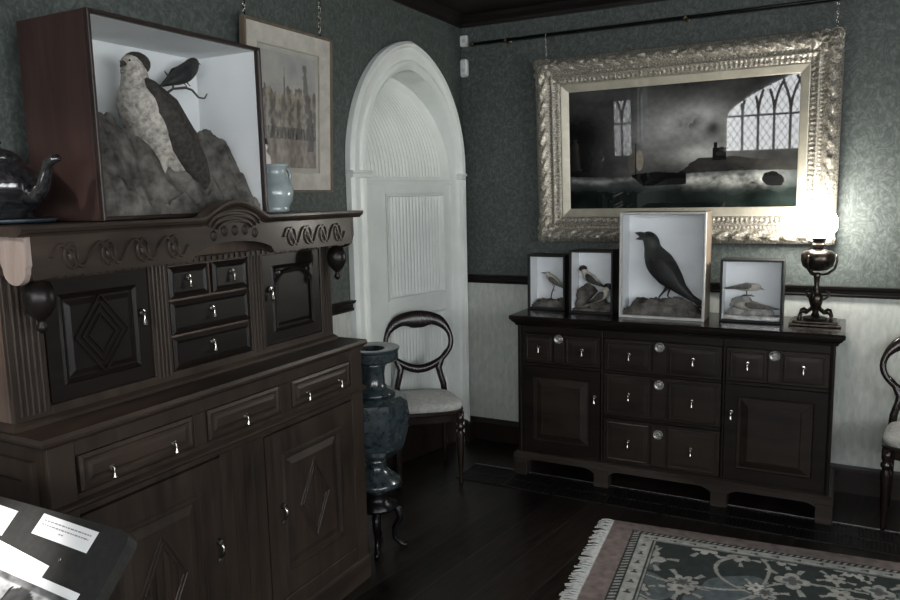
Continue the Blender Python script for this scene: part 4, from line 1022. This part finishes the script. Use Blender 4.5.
MB().grid(lambda u, v: (.105 + (fw2 - .21) * u, -.006, .105 + (fh2 - .21) * v), 110, 140, town).build('watercolour_sheet', M['town'], wc)
MB().box(.081, fw2 - .081, -.0105, -.009, .081, fh2 - .081).build('glass', M['glass'], wc)
chain(wc, .012, -.008, fh2, fh2 + .29, .009); chain(wc, fw2 - .075, -.008, fh2, fh2 + .29, .009)

# ------------------------------------------------------------------ things on the cupboard
kt = thing('lustre_teapot', 'round black lustre teapot at the left end of the cupboard top', 'teapot', (.165, -3.068, 1.546))
MB().lathe([(.05, 0), (.062, .004), (.060, .012), (.085, .028), (.108, .060), (.114, .090), (.106, .118), (.080, .142), (.062, .150), (.064, .156), (.05, .158)], (0, 0, 0), 30).build('body', M['kettle'], kt, smooth=True)
MB().lathe([(.062, .155), (.056, .166), (.036, .180), (.014, .186), (.010, .192), (.016, .199), (.013, .208), (.002, .211)], (0, 0, 0), 22).build('lid', M['kettle'], kt, smooth=True)
a = R(10); ca, sa = math.cos(a), math.sin(a)
MB().tube([(r_ * ca, r_ * sa, z) for r_, z in ((.085, .06), (.125, .062), (.150, .085), (.160, .115), (.170, .140), (.188, .150), (.206, .154))], [.026, .022, .018, .015, .013, .012, .010], 12).build('spout', M['kettle'], kt, smooth=True)
MB().tube([(-r_ * ca, -r_ * sa, z) for r_, z in ((.098, .125), (.150, .140), (.172, .105), (.155, .065), (.104, .055))], [.010, .010, .010, .009, .009], 10).build('handle', M['kettle'], kt, smooth=True)
tr = MB().lathe([(.10, 0), (.120, .001), (.128, .008), (.124, .010), (.115, .006), (.0, .006)] , (0, 0, 0), 32); tr.v = [(x, y, z) for x, y, z in tr.v]
tag(tr.build('stand_plate', M['tray'], smooth=True, loc=(.165, -3.062, 1.536)), 'slate-blue round plate beneath the black teapot', 'plate')
JS = 1.16
jg = thing('ceramic_jug', 'pale blue glazed jug on the cupboard top, right of the hawk case', 'jug', (.26, -2.095, 1.535))
MB().lathe([(.044, 0), (.050, .004), (.046, .014), (.048, .022), (.058, .045), (.062, .075), (.056, .105), (.044, .130), (.040, .150), (.046, .168), (.052, .176), (.047, .176), (.036, .15), (.04, .12), (.03, .02)], (0, 0, 0), 28).build('body', M['jug'], jg, smooth=True)
MB().tube([(.0, .042, .155), (.0, .070, .165), (.0, .082, .140), (.0, .076, .105), (.0, .056, .085)], [.006, .007, .006, .006, .006], 8).build('handle', M['jug'], jg, smooth=True)
MB().tube([(.0, -.036, .150), (.0, -.052, .166), (.0, -.064, .180)], [.014, .013, .008], 8).build('lip', M['jug'], jg, smooth=True)
jg.scale = (1.18, 1.18, 1.0)
fg = thing('china_figurine', 'small pink and white china figure half hidden behind the pale blue jug', 'figurine', (.12, -1.985, 1.535))
MB().lathe([(.050, 0), (.052, .010), (.040, .020), (.036, .06), (.030, .12), (.024, .16), (.030, .19), (.028, .215), (.014, .232), (.012, .238)], (0, 0, 0), 20).build('robe', M['figure_white'], fg, smooth=True)
MB().sphere((0, 0, .252), .019).build('head', M['figure_white'], fg, smooth=True)
MB().lathe([(.026, .262), (.022, .268), (.018, .285), (.004, .292)], (0, 0, 0), 14).build('hat', M['figure_dark'], fg, smooth=True)

# ------------------------------------------------------------------ alarm boxes by the corner
m = MB().box(.001, .050, -.026, .0, 2.487, 2.552, .005)
a1 = m.build('sensor_box', M['white_plastic']); tag(a1, 'small square white sensor box high in the corner, the upper of two', 'sensor')
m = MB().box(.001, .052, -.036, .0, 2.306, 2.412, .010)
a2 = m.build('motion_detector', M['white_plastic']); tag(a2, 'taller white motion detector below the square box in the corner', 'sensor')
MB().sphere((.029, -.034, 2.345), .014, sc=(1, .5, 1)).build('lens', M['pale_frame'], a2, smooth=True)
MB().box(.018, .038, -.028, -.025, 2.51, 2.53).build('indicator', M['pale_frame'], a1)

# ------------------------------------------------------------------ floor grating
gr = thing('floor_grating', 'dark cast iron heating grating let into the floor before the sideboard', 'grating', (.27, -.70, 0))
MB().frame(0, 0, 0, 0, [(0, 0)]) 
b = MB(); GW, GD = 3.4, .245
b.box(0, GW, .0, .012, 0, .006); b.box(0, GW, GD / 2 - .010, GD / 2 + .010, 0, .006); b.box(0, GW, GD - .012, GD, 0, .006)
for k in range(0, 13): b.box(k * GW / 12 - .008 if k else 0, k * GW / 12 + .008 if k < 12 else GW, 0, GD, 0, .0062)
b.build('frame', M['grille'], gr)
b = MB().box(0, GW, GD, GD + .005, 0, .008); b.build('edge_strip', M['grille_edge'], gr)
b = MB(); n = int(GW / .017)
for k in range(n):
    for y0_ in (.014, GD / 2 + .012):
        b.box(k * .017, k * .017 + .008, y0_, y0_ + GD / 2 - .026, 0.0005, .0055)
o = b.build('grating_bars', M['grille'], gr); o['kind'] = 'stuff'

# ------------------------------------------------------------------ rug
rug = thing('oriental_rug', 'patterned rug with dark green field and pinkish border, cream fringe at its left end', 'rug', (1.224, -.881, 0), R(4.6))
RW, RD = 2.5, 1.75
def rugcol(u, v):
    x = u * RW; y = (1 - v) * RD      # x from the fringed end, y from the wall side
    dx, dy = x, y
    e = min(dx, dy * 1.38, (RD - y) * 1.38, RW - x) ; n = fbm(x * 30, y * 30, 1.0, 3); s = x if e != dx else y
    pink = (.20, .158, .145); grey = (.36, .365, .34); dark = (.020, .026, .026); green = (.019, .029, .028); blue = (.085, .105, .112)
    k = 1 + .35 * n
    if e < .105: c = pink
    elif e < .112: c = dark
    elif e < .138: c = (.30, .30, .28) if (s / .026 + e * 18) % 1 < .5 else dark
    elif e < .145: c = dark
    elif e < .205:
        c = grey; q = (s / .085) % 1
        if abs(e - .175) < .010 + .006 * math.sin(q * 12) and .3 < q < .62: c = (.05, .05, .048)
    elif e < .211: c = dark
    elif e < .219: c = (.27, .27, .25)
    elif e < .226: c = dark
    else:
        wx = x + .05 * fbm(x * 2.4, y * 2.4, 11, 2); wy = y + .05 * fbm(x * 2.4, y * 2.4, 19, 2)
        p = fbm(wx * 2.2, wy * 2.2, 31, 2)
        c = blue if p > .02 else green
        # meandering stems and rosettes
        st = abs(wy - .42 - .10 * math.sin(wx * 5.0)); st2 = abs(wx - .60 - .12 * math.sin(wy * 6)); st3 = abs(math.sin(wx * 3.1 + 1.6 * math.sin(wy * 5.2)))
        if st < .007 or st2 < .007 or st3 < .030: c = (.30, .30, .27)
        cell = .185; best = None
        for i in range(-1, 2):
            for j in range(-1, 2):
                ci, cj = math.floor(x / cell) + i, math.floor(y / cell) + j
                h1 = noise.cell(Vector((ci * 1.7 + .3, cj * 2.3 + .4, 5.5))); h2 = noise.cell(Vector((ci * 3.1 + .6, cj * 1.3 + .2, 9.5)))
                px, py = (ci + .5 + .28 * (h1 * 2 - 1)) * cell, (cj + .5 + .28 * (h2 * 2 - 1)) * cell
                d = math.hypot(x - px, y - py); a = math.atan2(y - py, x - px)
                if best is None or d < best[0]: best = (d, a, h1, h2)
        d, a, h1, h2 = best
        npet = 4 + int(abs(h1) * 9) % 5; rr = .036 + .036 * abs(h2)
        pet = rr * (.55 + .45 * abs(math.cos(a * npet / 2 + h1 * 6)))
        if d < pet: c = (.46, .455, .42) if h1 > .2 else (.33, .325, .30)
        if d < pet * .55 and h2 > .4: c = blue
        if d < rr * .22: c = (.10, .075, .068)
        elif pet < d < pet + .006: c = dark
        if rr < d < rr * 1.75 and abs(math.sin(a * 2.5 + h2 * 5)) > .96: c = (.30, .30, .275)
    return tuple(max(.004, q * k) for q in c)
M['rug'] = attr_mat('woven_wool_pile', .95, bs=.6, bscale=260)
m = MB().grid(lambda u, v: (u * RW, -RD + v * RD, .010 + .0012 * fbm(u * 20, v * 20, 3)), 640, 430, rugcol)
base_n = len(m.v)
m.build('pile', M['rug'], rug)
MB().box(.001, RW - .001, -RD + .001, -.001, .0003, .008).build('backing', M['fringe'], rug)
m = MB(); random.seed(3)
n = 210
for k in range(n):
    y = -RD * (k + .5) / n; L_ = .055 + .018 * random.random(); a = random.uniform(-.012, .012)
    m.tube([(.004, y, .008), (-L_ * .5, y + a, .009 + .004 * random.random()), (-L_, y + a * 2.2 + random.uniform(-.004, .004), .0045)], [(.003, .0042), (.003, .005), (.002, .0035)], 5)
m.build('fringe', M['fringe'], rug, kind='stuff')

# ------------------------------------------------------------------ reading board in the foreground
c0 = Vector((.961, -3.363, .95)); dn = Vector((0, -.0881, -.0874)).normalized()
th = math.atan2(-dn.z, -dn.y)
rb = thing('reading_board', 'sloping black reading board in the bottom left corner, carrying printed cards', 'display board', (.961, -3.363, .95))
# local X = world x, local Y = up the slope ; rotate about X
rb.rotation_euler = (th, 0, 0)
w_, l_ = .93, .52; rr = .03
poly = [(-w_, 0), (-w_, -l_), (0, -l_)] + [(-rr + rr * math.cos(a), -rr + rr * math.sin(a)) for a in [PI / 2 * i / 6 for i in range(7)]]
MB().prism(poly, -.028, 0, 'z').build('panel', M['board'], rb)
lg = MB(); mi = Matrix.Rotation(-th, 4, 'X')
lg.box(-.56, -.42, -.36, -.10, -.93, -.34, .006); lg.box(-.70, -.28, -.45, -.0, -.949, -.93, .005)
lg.xf(mi); lg.build('pedestal', M['board'], rb)
MB().lathe([(.004, 0), (.004, .003), (.001, .004)], (-.14, -.085, 0), 10).build('screw_head', M['steel'], rb)
def card(name, label, x0, x1, s0, s1, rz=0.0, z=.0006):
    # placed on the sloping panel, in its own plane
    t = thing(name, label, 'card', (0, 0, 0), 0, 'printed cards on the reading board')
    cxx, cs = (x0 + x1) / 2, (s0 + s1) / 2
    loc = c0 + Vector((cxx - c0.x, 0, 0)) + dn * cs + Vector((0, -dn.z, dn.y)) * -z
    nrm = Vector((1, 0, 0)).cross(-dn); loc = c0 + Vector((cxx - c0.x, 0, 0)) + dn * cs + nrm * z
    t.location = loc; t.matrix_world = Matrix.Translation(loc) @ Matrix.Rotation(th, 4, 'X') @ Matrix.Rotation(rz, 4, 'Z')
    hw, hh = (x1 - x0) / 2, (s1 - s0) / 2
    MB().box(-hw, hw, -hh, hh, 0, .0012).build('card_sheet', M['paper'], t)
    return t, hw, hh
t, hw, hh = card('label_card', 'white card with grey lines of text, near the board\'s top right corner', .700, .876, .013, .056, R(-2))
m = MB(); random.seed(5)
for ln, (a, b_) in enumerate(((-.86, .86), (-.86, .84), (-.14, .02))):
    x = a * hw; yy = .009 - .0085 * ln
    while x < b_ * hw:
        wd = random.uniform(.004, .011); m.box(x, min(x + wd, b_ * hw), yy, yy + .0026, .0012, .0014); x += wd + .0022
m.build('printed_text', M['ink'], t)
t, hw, hh = card('label_card', 'blank white card at the top left of the board, cut by the photo edge', .46, .621, .017, .072, R(-2))
t, hw, hh = card('text_sheet', 'large blank-looking white sheet in the glare, below the small cards', .50, .800, .086, .142, R(-5.5), .001)
t, hw, hh = card('photo_print', 'white-bordered black and white photograph print at the bottom edge of the frame', .56, .915, .121, .36, R(-2.5), .0022)
def pic(u, v):
    n = fbm(u * 5, v * 6, 4.0, 4); n2 = fbm(u * 14, v * 14, 8.0, 3); q = .28 + .35 * n + .2 * n2
    if (u - .62) ** 2 / .02 + (v - .80) ** 2 / .02 < 1: q = .03 + .03 * n2
    if v > .94 and u > .3: q *= .35
    return (max(.01, q), max(.01, q), max(.01, q))
M['print'] = attr_mat('monochrome_print', .5)
MB().grid(lambda u, v: (-hw + .016 + (2 * hw - .032) * u, -hh + .016 + (2 * hh - .032) * v, .0016), 80, 60, pic).build('photograph', M['print'], t)
# curling handwritten letters across the print
m = MB()
def script(pts): m.tube([(x, y, .0022) for x, y in pts], .0014, 5)
ox, oy = -.02, hh - .075
script([(ox - .045 + .018 * math.cos(a), oy + .022 * math.sin(a)) for a in [R(40) + R(280) * i / 14 for i in range(15)]])
script([(ox - .030, oy), (ox - .032, oy - .020), (ox - .040, oy - .038), (ox - .052, oy - .034)])
script([(ox - .018, oy + .010), (ox - .020, oy - .010), (ox - .012, oy - .016), (ox - .002, oy - .006), (ox + .001, oy + .012), (ox + .000, oy - .014)])
script([(ox + .008, oy - .012), (ox + .020, oy + .030), (ox + .024, oy + .042), (ox + .018, oy + .036), (ox + .014, oy - .004), (ox + .024, oy - .014)])
m.build('handwriting', M['ink_black'], t)

# ------------------------------------------------------------------ light
def area(name, loc, rot, sx, sy, power, col):
    l = bpy.data.lights.new(name, 'AREA'); l.shape = 'RECTANGLE'; l.size = sx; l.size_y = sy; l.energy = power; l.color = col
    o = bpy.data.objects.new(name, l); COL.objects.link(o); o.location = loc; o.rotation_euler = rot; return o
def spot(name, loc, target, power, ang, blend, col, size=.03):
    l = bpy.data.lights.new(name, 'SPOT'); l.energy = power; l.spot_size = R(ang); l.spot_blend = blend; l.color = col; l.shadow_soft_size = size
    o = bpy.data.objects.new(name, l); COL.objects.link(o); o.location = loc
    o.rotation_euler = (Vector(target) - Vector(loc)).to_track_quat('-Z', 'Y').to_euler(); return o
spot('board_spotlight', (.30, -4.05, 2.45), (.66, -3.47, .85), 150, 13, 1.0, (1, .96, .92), .03)
spot('cupboard_end_light', (.25, -4.3, 2.3), (.25, -3.2, 1.4), 26, 45, .8, (1, .88, .80), .05)
w = bpy.data.worlds.new('World'); bpy.context.scene.world = w; w.use_nodes = True
w.node_tree.nodes['Background'].inputs[0].default_value = (.75, .87, 1, 1); w.node_tree.nodes['Background'].inputs[1].default_value = .5

# ------------------------------------------------------------------ camera
yaw, pit, rol, f_, cx, cy, cz = 0.487420707389355, 0.13862578702305894, -0.020949885980313162, 748.49, 2.1546074712, -4.2855075285, 1.5837901149
fwv = Vector((-math.sin(yaw) * math.cos(pit), math.cos(yaw) * math.cos(pit), -math.sin(pit)))
rv = Vector((math.cos(yaw), math.sin(yaw), 0)); uv = rv.cross(fwv)
r2 = rv * math.cos(rol) + uv * math.sin(rol); u2 = -rv * math.sin(rol) + uv * math.cos(rol)
cam = bpy.data.cameras.new('camera'); cam.sensor_width = 36; cam.lens = f_ * 36 / 900; cam.clip_start = .05
co = bpy.data.objects.new('camera', cam); COL.objects.link(co)
mw = Matrix.Identity(4)
for i in range(3): mw[i][0] = r2[i]; mw[i][1] = u2[i]; mw[i][2] = -fwv[i]; mw[i][3] = (cx, cy, cz)[i]
co.matrix_world = mw
sc = bpy.context.scene; sc.camera = co
sc.view_settings.view_transform = 'Standard'; sc.view_settings.look = 'None'; sc.view_settings.exposure = 0.85; sc.view_settings.gamma = 1.0; sc.view_settings.use_curve_mapping = False
